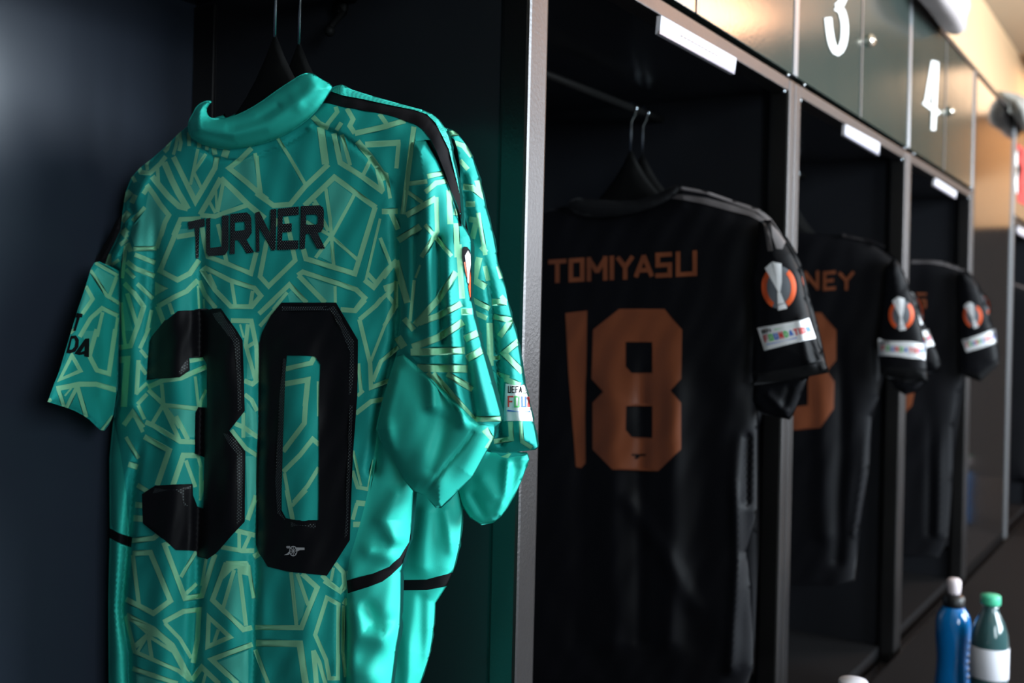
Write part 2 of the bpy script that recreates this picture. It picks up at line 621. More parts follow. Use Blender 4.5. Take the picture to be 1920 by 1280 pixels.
def glyph(ch, quad, th):
    """block letter: th = stroke thickness in pixels, quad = TL, TR, BR, BL in pixels"""
    q = [np.array(p, float) for p in quad]
    wpx = (np.hypot(*(q[1] - q[0])) + np.hypot(*(q[2] - q[3]))) / 2
    hpx = (np.hypot(*(q[3] - q[0])) + np.hypot(*(q[2] - q[1]))) / 2
    out = []
    for pl in G[ch]:
        P = [np.array((th / 2 + x * (wpx - th), th / 2 + y * (hpx - th))) for x, y in pl]
        for a, b in zip(P[:-1], P[1:]):
            d = (b - a) / max(np.hypot(*(b - a)), 1e-6)
            diag = abs(d[0]) > .05 and abs(d[1]) > .05
            e = 0.12 * th if diag else th / 2
            n = np.array([-d[1], d[0]]) * th / 2
            a2 = a - d * e; b2 = b + d * e
            r = []
            for p in (a2 + n, b2 + n, b2 - n, a2 - n):
                u = min(max(p[0] / wpx, 0), 1); v = min(max(p[1] / hpx, 0), 1)
                top = q[0] + (q[1] - q[0]) * u; bot = q[3] + (q[2] - q[3]) * u
                r.append(tuple(bot + (top - bot) * v))
            out.append(r)
    return out


def word(txt, quad, th, ws=None, gap=0.22):
    """letters laid along a quad; returns one list of polygons per letter"""
    ws = ws or [0.35 if c == 'I' else 1.0 for c in txt]
    tot = sum(ws) + gap * (len(txt) - 1)
    q = [np.array(p, float) for p in quad]
    x = 0; res = []
    for c, w in zip(txt, ws):
        u0 = x / tot; u1 = (x + w) / tot
        res.append(glyph(c, [q[0] + (q[1] - q[0]) * u0, q[0] + (q[1] - q[0]) * u1, q[3] + (q[2] - q[3]) * u1,
                             q[3] + (q[2] - q[3]) * u0], th))
        x += w + gap
    return res


def ell(cx_, cy_, rx, ry, n=28, rot=0.0, a0=0, a1=360):
    out = []
    full = abs(a1 - a0) >= 360
    for k in range(n if full else n + 1):
        t = math.radians(a0 + (a1 - a0) * k / n)
        x, y = rx * math.cos(t), ry * math.sin(t)
        out.append((cx_ + x * math.cos(rot) - y * math.sin(rot), cy_ + x * math.sin(rot) + y * math.cos(rot)))
    return out


def arc_band(cx_, cy_, rx, ry, w, a0, a1, n=16, rot=0.0):
    return ell(cx_, cy_, rx, ry, n, rot, a0, a1) + ell(cx_, cy_, rx - w, ry - w * ry / rx, n, rot, a0, a1)[::-1]


# ================================================================== THE ROOM
def structure(o):
    o['kind'] = 'structure'
    return o


structure(box('floor', (-2.5, -3.6, -0.1), (10, 0.62, 0), M['floor']))
structure(box('ceiling', (-2.5, -3.6, 3.2), (10, 0.62, 3.3), M['ceil']))
structure(box('wall_back', (-2.5, 0.56, 0), (10, 0.62, 3.2), M['wall']))
structure(box('wall_left', (-2.6, -3.6, 0), (-2.5, 0.62, 3.2), M['roomwall']))
structure(box('wall_right', (10, -3.6, 0), (10.1, 0.62, 3.2), M['wall']))
structure(box('added_block_1', (6.95, -3.6, 2.55), (10, -1.25, 3.2), M['reflected_block']))  # unseen block added under the ceiling so the doors reflect dark green
bm = bmesh.new()      # the wall facing the lockers, with one window opening and two added ones
for lo, hi in [((-2.5, -3.75, 0), (10, -3.6, 1.25)), ((-2.5, -3.75, 2.75), (10, -3.6, 3.2)),
               ((-2.5, -3.75, 1.25), (-1.85, -3.6, 2.75)), ((-.55, -3.75, 1.25), (1.0, -3.6, 2.75)),
               ((3.3, -3.75, 1.25), (5.05, -3.6, 2.75)), ((7.55, -3.75, 1.25), (10, -3.6, 2.75))]:
    bm_box(bm, lo, hi)
structure(finish(bm, 'wall_front', None, M['roomwall']))
for n_, (x0, x1) in enumerate([(1.0, 3.3), (-1.85, -.55), (5.05, 7.55)]):  # the second and third are added for fill and reflections
    bm = bmesh.new()
    bm_box(bm, (x0, -3.74, 1.25), (x0 + .05, -3.68, 2.75)); bm_box(bm, (x1 - .05, -3.74, 1.25), (x1, -3.68, 2.75))
    bm_box(bm, (x0, -3.74, 1.25), (x1, -3.68, 1.30)); bm_box(bm, (x0, -3.74, 2.70), (x1, -3.68, 2.75))
    bm_box(bm, ((x0 + x1) / 2 - .025, -3.74, 1.3), ((x0 + x1) / 2 + .025, -3.68, 2.7))
    structure(finish(bm, 'window_%d' % (n_ + 1), None, M['label']))

# ================================================================== THE LOCKERS
ZR0, ZR1, ZD0, ZTOP = 1.6285, 1.648, 1.6585, 1.9986    # rail bottom / top, door bottom, top of the row
BZ = 0.528                                             # seat board


def strip_text(name, parent, quads, Y, mt, off=0.0008):
    """flat marks on a plane parallel to the row"""
    bm = bmesh.new()
    for q in quads:
        q = np.asarray(q, float)
        P = on_y(q[:, 0], q[:, 1], Y - off)
        vs = [bm.verts.new(p) for p in P]
        bm.faces.new(vs)
    me = bpy.data.meshes.new(name); bm.to_mesh(me); bm.free()
    return link(name, me, parent, [mt])


def prism_y(name, parent, px, Y, th, mt, bev=0.0):
    """a solid cut-out lying on a plane parallel to the row, th thick"""
    px = np.asarray(px, float)
    A = on_y(px[:, 0], px[:, 1], Y - th)
    bm = bmesh.new()
    f = [bm.verts.new(p) for p in A]; b = [bm.verts.new((p[0], Y, p[2])) for p in A]
    bm.faces.new(f); bm.faces.new(b[::-1])
    for i in range(len(f)):
        j = (i + 1) % len(f)
        bm.faces.new((f[i], b[i], b[j], f[j]))
    return finish(bm, name, parent, mt)


def locker(k0, pl, pr, label, doors=True, opened=True, rod=True):
    """k0: index of its left edge; pl, pr: half widths of the front posts"""
    x0, x1 = k0 * W, (k0 + 1) * W
    r = empty('locker', (x0 + W / 2, 0.25, 0), label, 'locker', 'lockers in the row')
    g = 0.0004
    def b(name, lo, hi, mt, bev=0.0, par=r):
        return box(name, lo, hi, mt, par, bev)
    if k0 != 1:
        b('front_post', (x0 + g, 0, 0), (x0 + pl, 0.034, ZR0 + .02), M['metal'], 0.004)
    b('front_post', (x1 - pr, 0, 0), (x1 + (.0185 if k0 == 0 else -g), 0.034, ZR0 + .02), M['metal'], 0.004)
    b('side_panel', (x0 + g, 0.034, 0), (x0 + .016, 0.507, ZTOP), M['panel'])
    b('side_panel', (x1 - .016, 0.034, 0), (x1 - g, 0.507, ZTOP), M['panel'])
    b('back_panel', (x0 + .016, 0.495, 0), (x1 - .016, 0.507, ZTOP), M['backpanel'])
    if opened:
        b('rail', (x0 + pl, 0.001, ZR0), (x1 - pr, 0.03, ZR1), M['metal'], 0.0015)
        b('shelf', (x0 + .016, 0.034, ZR0 + .004), (x1 - .016, 0.495, ZR0 + .016), M['panel'])
        b('seat_board', (x0 + .016, 0.036, BZ - .03), (x1 - .016, 0.495, BZ), M['bench'])
        b('kick_panel', (x0 + pl, 0.012, 0), (x1 - pr, 0.03, BZ - .03), M['panel'])
        b('top_panel', (x0 + g, 0.0, ZTOP), (x1 - g, 0.507, ZTOP + .012), M['metal'])
        if rod:
            bm = bmesh.new(); bm_tube(bm, [(x0 + .016, .2346, 1.604), (x1 - .016, .2346, 1.604)], .0065)
            finish(bm, 'clothes_rod', r, M['hanger'], True)
    if doors:
        xm = (x0 + x1) / 2
        ds = []
        for (a, c, side) in ((x0 + .012, xm - .0015, 0), (xm + .0015, x1 - .012, 1)):
            d = b('door', (a, 0.002, ZD0), (c, 0.020, ZTOP - .004), M['door'], 0.0015)
            ds.append(d)
            e = c if side == 0 else a
        b('door_edge', (xm - .0065, 0.0005, ZD0), (xm - .0016, 0.0015, ZTOP - .004), M['edge'])
        b('door_edge', (x0 + g, 0.000, ZD0), (x0 + .0105, 0.022, ZTOP), M['edge'], 0.002)
        b('door_edge', (x1 - .0105, 0.000, ZD0), (x1 - g, 0.022, ZTOP), M['edge'], 0.002)
        r_ = ds
    # small screws that hold the rail
    for x in (x0 + pl + .012, x1 - pr - .012):
        for (yy, zz) in ((0.0, ZR1 + .0035), (.006, ZR0 - .002)):
            bm = bmesh.new()
            bmesh.ops.create_uvsphere(bm, u_segments=10, v_segments=6, radius=.003, matrix=Matrix.Translation((x, yy, zz)))
            finish(bm, 'screw', r, M['chrome'], True)
    return r, (ds if doors else [])


L1, D1 = locker(0, .0185, .0185, 'dark locker bay with two green patterned jerseys hanging inside')
L2, D2 = locker(1, .0185, .0295, 'dark locker bay holding black jerseys with a copper number 18')
L3, D3 = locker(2, .0295, .0295, 'locker bay with a white 3 painted on its upper door')
L4, D4 = locker(3, .0295, .0295, 'open locker bay right next to the polished closed panel')
L6, D6 = locker(5, .0295, .0295, 'open locker bay beyond the polished closed panel at the far end')
L7, D7 = locker(6, .0295, .0295, 'furthest locker bay of the row, past the polished panel')

# the closed, polished bay between the fourth and the sixth bay
pn = empty('closed_locker', (4.5 * W, 0.25, 0), 'closed locker front of polished grey metal reflecting the warm room', 'locker')
box('front_panel', (4 * W + .0004 + .03, 0.004, 0.0), (5 * W - .03, 0.022, ZTOP), M['gloss'], pn, 0.001)
box('front_post', (4 * W + .0004, 0.0, 0), (4 * W + .03, 0.034, ZTOP), M['metal'], pn, 0.002)
box('front_post', (5 * W - .03, 0.0, 0), (5 * W - .0004, 0.034, ZTOP), M['edge'], pn, 0.002)
box('side_panel', (4 * W + .0004, 0.034, 0), (4 * W + .016, 0.507, ZTOP), M['panel'], pn)
box('side_panel', (5 * W - .016, 0.034, 0), (5 * W - .0004, 0.507, ZTOP), M['panel'], pn)
box('top_panel', (4 * W + .0004, 0.0, ZTOP), (5 * W - .0004, 0.507, ZTOP + .012), M['metal'], pn)

# lock on the right door of bays 3 and 4 (and 2, above the frame)
for (px, py, dd) in ((1640, 75, D3[1]), (1789, 208, D4[1])):
    p = on_y(px, py, -0.012)
    bm = bmesh.new()
    bm_tube(bm, [(p[0], 0.003, p[2]), (p[0], -.006, p[2]), (p[0], -.010, p[2])], [.013, .013, .010], 20)
    bm_tube(bm, [(p[0], -.009, p[2]), (p[0], -.013, p[2])], [.006, .007], 14)
    finish(bm, 'lock', dd, M['brass'], True)['label'] = 'round nickel lock'
# white digits on the doors
pl3 = [(1579, -72), (1560, -60), (1549, -95)]
d3 = [(1553, -82), (1557, -104), (1567, -112), (1578, -98), (1584, -62), (1585, -22), (1580, 4), (1569, 13)]
d3b = [(1567, 13), (1578, 18), (1584, 42), (1584, 70), (1578, 92), (1569, 99), (1560, 84), (1555, 56), (1553, 33)]
def stroke_solid(name, parent, pls, w, mt):
    bm = bmesh.new()
    for i_, pl in enumerate(pls):
        for q in ribbon(pl, w):
            q = np.asarray(q); P = on_y(q[:, 0], q[:, 1], 0.0008 - .0004 * i_)
            bm.faces.new([bm.verts.new(p) for p in P])
    bmesh.ops.remove_doubles(bm, verts=bm.verts, dist=0.0001)
    me = bpy.data.meshes.new(name); bm.to_mesh(me); bm.free()
    o = link(name, me, parent, [mt])
    return o
o = stroke_solid('door_number', D3[0], [smooth_poly(d3, 1, False), smooth_poly(d3b, 1, False)], 13, M['digit']); o['label'] = 'white number 3'
o = stroke_solid('door_number', D4[0], [[(1751, 114), (1737, 196)], [(1732, 191), (1761, 213)], [(1756, 116), (1750, 244)]], 8.5, M['digit'])
o['label'] = 'white number 4'

# white name strips under the doors
def strip(parent, q, label=None):
    # q: TL TR BR BL pixels of the white face
    o = prism_y('name_strip', parent, q, 0.001, 0.006, M['label'])
    q = np.asarray(q, float)
    # clear lower lip
    a = q[3] * .78 + q[0] * .22; b_ = q[2] * .78 + q[1] * .22
    lip = [a, b_, q[2], q[3]]
    bm = bmesh.new()
    P = on_y(np.array(lip)[:, 0], np.array(lip)[:, 1], -0.0065)
    bm.faces.new([bm.verts.new(p) for p in P])
    me = bpy.data.meshes.new('lower_lip'); bm.to_mesh(me); bm.free()
    link('lower_lip', me, o, [M['acrylic']])
    # printed line, too small and blurred to read
    qs = []
    for u in np.linspace(.28, .74, 11):
        du = .03
        tl = q[0] + (q[1] - q[0]) * u; tr = q[0] + (q[1] - q[0]) * (u + du)
        bl = q[3] + (q[2] - q[3]) * u; br = q[3] + (q[2] - q[3]) * (u + du)
        qs.append([tl * .60 + bl * .40, tr * .60 + br * .40, tr * .5 + br * .5, tl * .5 + bl * .5])
    strip_text('printed_line', o, qs, -0.0055, M['labeltext'])
    return o
strip(L2, [(1240, 29), (1381, 109), (1377, 139), (1237, 63)])
strip(L3, [(1586, 233), (1650, 268), (1648, 291), (1584, 254)])
strip(L4, [(1755, 334), (1794, 359), (1792, 372), (1752, 348)])
strip(L6, [(1909, 424), (1950, 446), (1950, 460), (1909, 438)])
# red door picture far right
o = prism_y('door_sticker', D6[0], [(1908, 268), (1935, 292), (1935, 392), (1908, 378)], 0.002, 0.0012, M['red'])
o = stroke_solid('sticker_print', D6[0], [[(1911, 283), (1905, 300), (1912, 316), (1907, 340), (1909, 362)]], 8, M['digit'])

# coat hook on the right side panel of the first bay
def coat_hook(parent, X, px, py, sc=1.0):
    p = on_x(px, py, X)
    y, z = p[1], p[2]
    bm = bmesh.new()
    bm_tube(bm, [(X, y, z + .02 * sc), (X - .006, y, z + .02 * sc)], .010 * sc, 14)
    pts = [(X - .004, y, z + .02 * sc)]
    for k in range(10):
        a = math.radians(90 + 22 * k)
        pts.append((X - .016 - .010 * math.cos(math.radians(22 * k)) * -1, y - .006, z + .012 * sc * math.cos(math.radians(20 * k))))
    bm_tube(bm, pts, .0035, 10)
    bmesh.ops.create_uvsphere(bm, u_segments=10, v_segments=8, radius=.006, matrix=Matrix.Translation(pts[-1]))
    return finish(bm, 'coat_hook', parent, M['hanger'], True)
coat_hook(L1, 2 * W / 2 - .016, 640, 50)
box('corner_flange', (W - .0195, .458, BZ), (W - .016, .4945, ZR0), M['metal'], L1, .001)

# ================================================================== HANGERS
def make_hanger(X, zc, yc, label, group, sw=.165):
    """broad black plastic hanger with a chrome hook over the rod"""
    r = empty('clothes_hanger', (X, yc, zc), label, 'hanger', group)
    bm = bmesh.new()
    prof = []
    n = 24
    top, bot = [], []
    for i in range(n + 1):
        u = -1 + 2 * i / n
        au = abs(u)
        zt = zc - .130 * (1 - math.exp(-2.4 * au)) / .909
        th = .030 + .062 * (1 - au) ** 2
        top.append((yc - u * sw, zt)); bot.append((yc - u * sw, zt - th - .04 * math.exp(-(u * 4) ** 2)))
    for sgn in (1,):
        rows = []
        for (t, b_) in zip(top, bot):
            ring = []
            for k in range(10):
                a = 2 * math.pi * k / 10
                zz = (t[1] + b_[1]) / 2 + (t[1] - b_[1]) / 2 * math.cos(a)
                au = abs(t[0] - yc) / sw
                ring.append(bm.verts.new((X + (.007 + .004 * au) * math.sin(a), t[0], zz)))
            rows.append(ring)
        for a, b_ in zip(rows[:-1], rows[1:]):
            for k in range(10):
                bm.faces.new((a[k], a[(k + 1) % 10], b_[(k + 1) % 10], b_[k]))
        bm.faces.new(rows[0]); bm.faces.new(rows[-1])
    finish(bm, 'hanger_body', r, M['hanger'], True)
    pts = [(X, yc, zc - .01), (X, yc, zc + .035)]
    R_ = .0092
    zr = 1.604
    cz = zr
    pts = [(X, yc, zc - .01), (X, yc, cz - .022), (X, yc - .006, cz - .012)]
    for k in range(12):
        a = math.radians(-40 + 22 * k)
        pts.append((X, .2346 - (R_) * math.cos(a), cz + R_ * math.sin(a)))
    bm = bmesh.new(); bm_tube(bm, pts, .0016, 8)
    finish(bm, 'hook', r, M['chrome'], True)['label'] = 'chrome hook'
    return r

XS1 = 0.78 - 0.1141          # first green jersey
XS2 = 0.8147 - 0.1141
for (X, lab) in ((XS1, 'broad black hanger carrying the front green jersey with number 30'),
                 (XS2, 'black hanger carrying the rear green jersey, nearest the side panel')):
    make_hanger(X, 1.5376, .2346, lab, 'hangers on the rods')
for k_, what in ((1, 'the number 18'), (2, 'the jersey lettered NEY'), (3, 'the jersey below the white 4')):
    make_hanger(1.588 - .1141 + .8 * (k_ - 1), 1.5376, .2346, 'black hanger carrying %s, front one' % what if k_ > 1 else 'black hanger carrying the front black jersey with number 18', 'hangers on the rods')
    make_hanger(1.632 - .1141 + .8 * (k_ - 1), 1.5376, .2346, ['', 'black hanger carrying the rear black jersey behind number 18',
                'rear hanger in the middle one of the three bays with black jerseys', 'rear hanger in the bay next to the polished closed panel'][k_], 'hangers on the rods')

# ================================================================== PRINT OF THE GREEN JERSEY, traced stroke by stroke
RG = dict(A=(200, 240, 6.4), B=(480, 200, 6.4), C=(200, 420, 6.4), D=(480, 380, 6.4), E=(200, 600, 6.4), F=(480, 560, 6.4),
          G=(200, 780, 6.4), H=(480, 740, 6.4), I=(200, 940, 6.4), J=(480, 920, 6.4), K=(200, 1080, 6.4), L=(480, 1080, 6.4),
          M=(80, 470, 8.0), N=(80, 620, 6.4), O=(720, 220, 4.923), P=(720, 460, 4.923), Q=(700, 660, 3.765), R=(340, 120, 5.82),
          S=(560, 130, 6.0), U=(1000, 350, 2.667))
def cv(tagk, pts):
    x, y, s = RG[tagk]
    return [(x + a / s, y + b_ / s) for a, b_ in pts]
SRC = {
'A': [([(800,345),(1065,880),(1300,480),(1322,350)],62),([(1095,250),(1060,420),(1005,680)],38),([(1190,310),(1050,520)],42),
 ([(1045,530),(1140,730)],40),([(690,410),(780,620),(860,780),(975,975)],75),([(975,965),(870,940),(740,820),(640,700),(545,580)],70),
 ([(610,480),(620,650)],42),([(480,680),(560,790),(640,915),(745,1045),(700,1130),(650,1290)],60),([(1130,1085),(885,1095),(800,1290)],55),
 ([(1370,600),(1540,760),(1700,920),(1900,1085)],66),([(1370,600),(1250,820),(1120,1040)],62),([(1120,1045),(1300,1060),(1420,1015),(1700,920)],55),
 ([(1400,650),(1330,1010)],45),([(1310,730),(1320,990)],30),([(1225,870),(1305,1020)],38),
 ([(1740,240),(1600,380),(1470,480),(1680,650),(1850,800),(1930,860)],62),([(1780,300),(1810,480),(1855,810)],45),
 ([(1110,165),(1110,235)],50),([(1205,205),(1200,265)],42),([(1285,235),(1300,320)],60),([(1440,262),(1410,350)],85),
 ([(770,95),(725,250),(690,285)],50),([(870,40),(890,180),(870,275)],45),([(855,70),(830,220),(800,320)],38),([(985,50),(990,215)],45),
 ([(560,250),(510,360),(480,440),(490,505)],40),([(370,440),(410,530),(520,540),(640,430),(710,340)],55),
 ([(190,870),(290,760)],80),([(180,1120),(270,1010)],75),([(180,1280),(250,1215)],70),([(310,580),(345,650)],45),([(300,900),(345,800)],60),
 ([(310,1115),(460,950)],48),([(440,790),(500,700)],55)],
'B': [([(0,1035),(210,1185),(410,1172),(590,955),(870,690)],62),([(258,375),(400,600),(600,945)],42),([(835,690),(775,240)],88),
 ([(10,590),(42,1045)],45),([(935,320),(1010,670),(1270,835),(1530,1025)],65),([(1030,335),(1130,705)],46),
 ([(1215,415),(1370,600),(1470,740),(1560,870)],75),([(1372,640),(1278,835)],46),([(1455,730),(1515,1000)],62),([(1570,820),(1610,1100)],42),
 ([(580,1190),(940,845),(1440,1210)],65),([(700,1120),(745,1195)],42),
 ([(1310,455),(1735,430)],72),([(1712,430),(1685,740)],50),([(1185,320),(1560,235),(1790,165)],66),([(1480,85),(1565,205)],55),
 ([(1090,20),(1165,150),(1125,230),(1185,320)],58),([(955,0),(975,60),(845,225)],52),([(1025,190),(965,285)],52),([(680,120),(760,200),(870,255)],62),
 ([(1895,240),(1835,700),(1800,1000),(1760,1290)],60)],
'C': [([(870,0),(820,130),(640,560),(850,670),(1000,590),(1110,430)],62),([(840,155),(1055,118)],60),([(1145,40),(1170,200),(1215,390),(1460,480),(1730,592),(1795,340)],58),
 ([(1335,0),(1400,260),(1440,465)],50),([(200,60),(240,160)],60),([(160,250),(250,180)],50),([(230,260),(185,650)],45),([(250,230),(290,330)],60),
 ([(320,300),(600,290)],55),([(335,365),(580,465)],55),([(240,450),(350,535),(575,625)],60),([(230,540),(335,645)],48),([(365,715),(555,895)],50),
 ([(210,710),(330,830),(445,990),(360,1260)],60),([(245,830),(365,1220)],50),([(170,940),(200,1290)],45),([(540,1030),(480,1290)],42),
 ([(610,990),(800,880),(960,805),(1095,670)],60),([(1095,740),(1110,1015)],26),([(1110,680),(1180,850),(1310,1010)],55),([(1165,900),(1170,1010)],22),
 ([(610,985),(690,1200)],62),([(750,950),(795,1080)],46),([(1150,560),(1190,528),(1480,675),(1770,765),(1850,860),(1740,990),(1490,988),(1300,790),(1150,560)],58),
 ([(1225,600),(1305,770)],46),([(1500,705),(1542,970)],42),([(1752,800),(1722,985)],46),([(690,0),(650,130),(600,290)],50)],
'D': [([(1432,50),(1185,852),(600,672),(568,555)],62),([(838,-170),(890,200),(905,400)],42),([(1180,-100),(1130,0),(918,390)],42),([(900,400),(1215,680)],42),
 ([(905,400),(932,755)],42),([(900,400),(715,660)],42),([(905,400),(800,340),(600,225)],42),([(690,0),(870,340)],46),
 ([(260,190),(125,480),(48,885),(152,1000),(470,690),(410,400),(358,170)],56),([(1300,925),(1412,1012),(1560,820),(1690,690)],62),([(1320,915),(1490,190)],32),
 ([(1490,420),(1600,700),(1625,770)],42),([(1340,850),(1440,960)],50),([(500,872),(562,830),(1200,1040),(1305,1140),(1190,1290)],60),([(510,872),(830,1200)],60),
 ([(948,1000),(952,1200)],36),([(80,1290),(400,980),(610,1200)],56),([(205,1280),(375,1075)],42),([(1510,105),(1700,100)],66),([(1620,120),(1705,320)],62),
 ([(1560,1125),(1690,950)],62),([(1375,1290),(1570,1095)],46),([(1580,1110),(1690,1250)],50)],
'E': [([(1490,5),(1735,10),(1800,330),(1812,715),(1748,768),(1650,725)],56),([(1695,50),(1668,300),(1785,710)],50),([(1600,50),(1645,210)],26),([(1690,320),(1800,250)],46),
 ([(1655,890),(1740,960),(1805,1090)],52),([(1640,1110),(1640,1410)],46),([(995,490),(1155,460)],50),([(880,700),(1050,622),(1195,560)],60),
 ([(495,805),(680,722),(890,695)],60),([(660,765),(682,1005)],46),([(500,835),(685,1012)],55),([(680,1020),(1095,1062)],55),([(680,1015),(535,1260)],48),
 ([(680,1020),(805,1290)],55),([(705,1050),(880,1290)],48),([(1062,675),(1102,1040)],36),([(1195,835),(1135,960),(1120,1045)],36),
 ([(150,330),(285,308),(400,-10)],60),([(180,-5),(222,300)],42),([(150,478),(245,470),(210,960),(205,1040)],78),([(398,340),(510,90)],46),([(405,355),(485,450)],42),
 ([(382,480),(358,890)],52),([(380,520),(475,650)],46),([(348,885),(485,755)],42),([(368,1010),(485,885)],46),([(378,1020),(455,1190)],42),([(205,1260),(312,1108),(440,1290)],60)],
'G': [([(1540,90),(1640,130),(1815,255)],56),([(1495,165),(1670,385),(1810,475)],52),([(360,40),(435,190)],46),([(230,250),(385,505)],46),([(260,575),(372,610)],66),
 ([(465,70),(550,105),(880,302),(1068,312)],60),([(740,0),(875,290)],52),([(830,0),(975,280)],55),([(450,245),(750,410),(605,830)],66),
 ([(795,830),(920,470),(1110,472)],66),([(950,530),(1065,850)],46),([(1095,480),(1130,600),(1130,960)],42),([(1175,770),(1120,1010)],32),([(365,825),(495,905)],60),
 ([(340,1062),(430,1070)],70),([(320,1222),(435,1232)],75),([(1690,1245),(1795,950)],60)],
'I': [([(295,470),(560,440),(630,385)],60),([(310,622),(525,610),(765,1190),(560,1340),(230,1170)],64),([(312,640),(390,1260)],50),
 ([(770,490),(695,520),(940,1162),(1140,1130),(1300,630)],62),([(1075,600),(890,905)],46),([(1080,985),(950,1105)],46),([(1195,680),(1140,1010)],36),
 ([(1375,545),(1620,590),(1770,590)],56),([(1550,345),(1780,405)],60),([(1590,365),(1590,560)],42),([(1722,400),(1640,575)],46),([(1700,760),(1765,1160)],46),
 ([(1435,735),(1270,1180),(1640,1535),(1745,1510)],62),([(1430,740),(1690,742)],60),([(1530,820),(1395,1280)],46),([(1592,820),(1672,1490)],50),([(1765,665),(1850,610)],66)],
'J': [([(1200,142),(1325,155)],66),([(1212,150),(1160,345)],46),([(1165,402),(1265,402)],66),([(950,870),(1050,980),(1062,1120),(1010,1205),(880,1100),(790,1010)],55),
 ([(930,920),(900,1080)],36),([(1105,960),(1110,1040)],40),([(420,975),(485,1610)],46),([(495,990),(625,1370)],46),([(550,990),(735,1160),(545,1640),(-10,1637)],62),
 ([(370,-10),(440,345)],55),([(605,-10),(430,180)],46),([(-20,790),(45,740)],60)],
'K': [([(232,470),(560,640),(780,830),(1000,1240)],78),([(230,480),(335,905),(560,1002),(860,1132),(1005,1250)],50),([(340,840),(490,710)],60),([(490,710),(360,925)],36),
 ([(500,720),(542,985)],46),([(490,710),(800,905)],42),([(680,552),(920,422),(1108,402),(1090,760),(1035,1040)],60),([(700,565),(880,750),(1015,980)],46),
 ([(1225,490),(1480,730),(1210,845),(1225,490)],55),([(1340,640),(1290,790)],42),([(1750,815),(1260,1000),(1570,1290)],62),([(1020,1250),(1140,1090),(1350,1290)],60),
 ([(1190,1160),(1155,1290)],36),([(310,1105),(560,1190),(850,1290)],60)],
'L': [([(0,800),(525,810),(595,1290)],80),([(-10,880),(145,1290)],50),([(850,258),(990,335),(985,1225),(880,1225),(840,1000),(710,702),(850,258)],50),
 ([(690,890),(760,1030),(835,1290)],50),([(690,890),(725,1290)],60),([(1055,340),(1095,270)],60),([(1050,350),(1040,900),(1075,1210)],40),([(815,55),(1010,182),(1090,110)],55)],
'F': [([(1240,250),(1440,80),(1510,-5)],55),([(1240,245),(1370,780),(1380,1065),(1610,975)],52),([(1665,50),(1600,180),(1378,750)],36),([(1400,990),(1500,750),(1710,580)],50),
 ([(1015,130),(1190,142),(1310,10)],60),([(1230,775),(1262,1135)],42),([(1215,1165),(1290,1100)],42),([(355,842),(662,770),(710,680)],60),([(345,1022),(622,970),(590,1290)],65),
 ([(742,990),(745,1410)],26),([(35,180),(215,15)],55),([(45,330),(270,80)],46)],
'H': [([(602,-10),(580,340),(325,680)],60),([(325,925),(530,720),(680,530),(760,600)],56),([(755,870),(620,1090),(450,1290)],50),([(340,940),(405,1290)],42),
 ([(1165,670),(1260,1090)],32),([(1155,910),(1220,1110),(1352,1132),(1420,780)],46),([(1195,225),(1380,80),(1540,50)],56)],
'M': [([(715,290),(960,672),(1150,790)],56),([(790,180),(1130,375)],52),([(1112,390),(1005,672)],56),([(645,530),(752,720),(590,950)],60),
 ([(555,1290),(720,1010),(890,860),(1130,975)],65),([(900,920),(815,1290)],52),([(1125,1000),(1080,1290)],42),([(1030,215),(1145,135)],50),([(985,50),(985,215)],90)],
'N': [([(650,-20),(560,300),(650,472),(795,515),(872,-20)],56),([(350,295),(455,480),(205,585),(350,295)],45),([(165,695),(440,640),(640,640),(895,715)],62),
 ([(185,695),(255,910)],46),([(410,675),(285,925)],46),([(420,675),(525,1040)],50),([(265,780),(345,690)],22),([(705,1195),(840,1020)],32),([(55,850),(105,820)],45),([(330,30),(380,-20)],40)],
'O': [([(232,612),(398,590)],42),([(218,688),(355,785)],36),([(400,545),(570,508)],46),([(380,690),(480,605),(595,585)],46),([(205,905),(360,815),(480,745)],55),
 ([(482,735),(492,1050),(345,1290)],42),([(378,990),(625,1280)],38),([(130,1135),(335,1005)],62),([(602,670),(612,985)],55),([(665,975),(675,1290)],50),([(645,870),(700,880)],60)],
'P': [([(110,140),(215,530)],62),([(280,320),(240,700)],30),([(112,140),(-10,300)],46),([(185,675),(275,780)],52),([(285,735),(500,500),(665,245)],60),
 ([(320,715),(500,650),(715,535)],60),([(260,940),(500,850),(730,705)],66),([(245,985),(745,970)],66),([(305,1130),(770,1140)],70),([(125,845),(185,940)],72),
 ([(690,-10),(722,490)],52),([(712,612),(815,608)],60),([(745,865),(865,808)],66),([(765,1045),(905,965)],66),([(335,180),(290,300)],20),
 ([(400,1175),(700,1530)],46),([(580,1185),(780,1290)],46),([(0,400),(110,365)],60),([(112,330),(112,560),(0,745)],36)],
'Q': [([(420,150),(720,490)],42),([(520,155),(700,265)],36),([(725,472),(910,470)],40)],
}
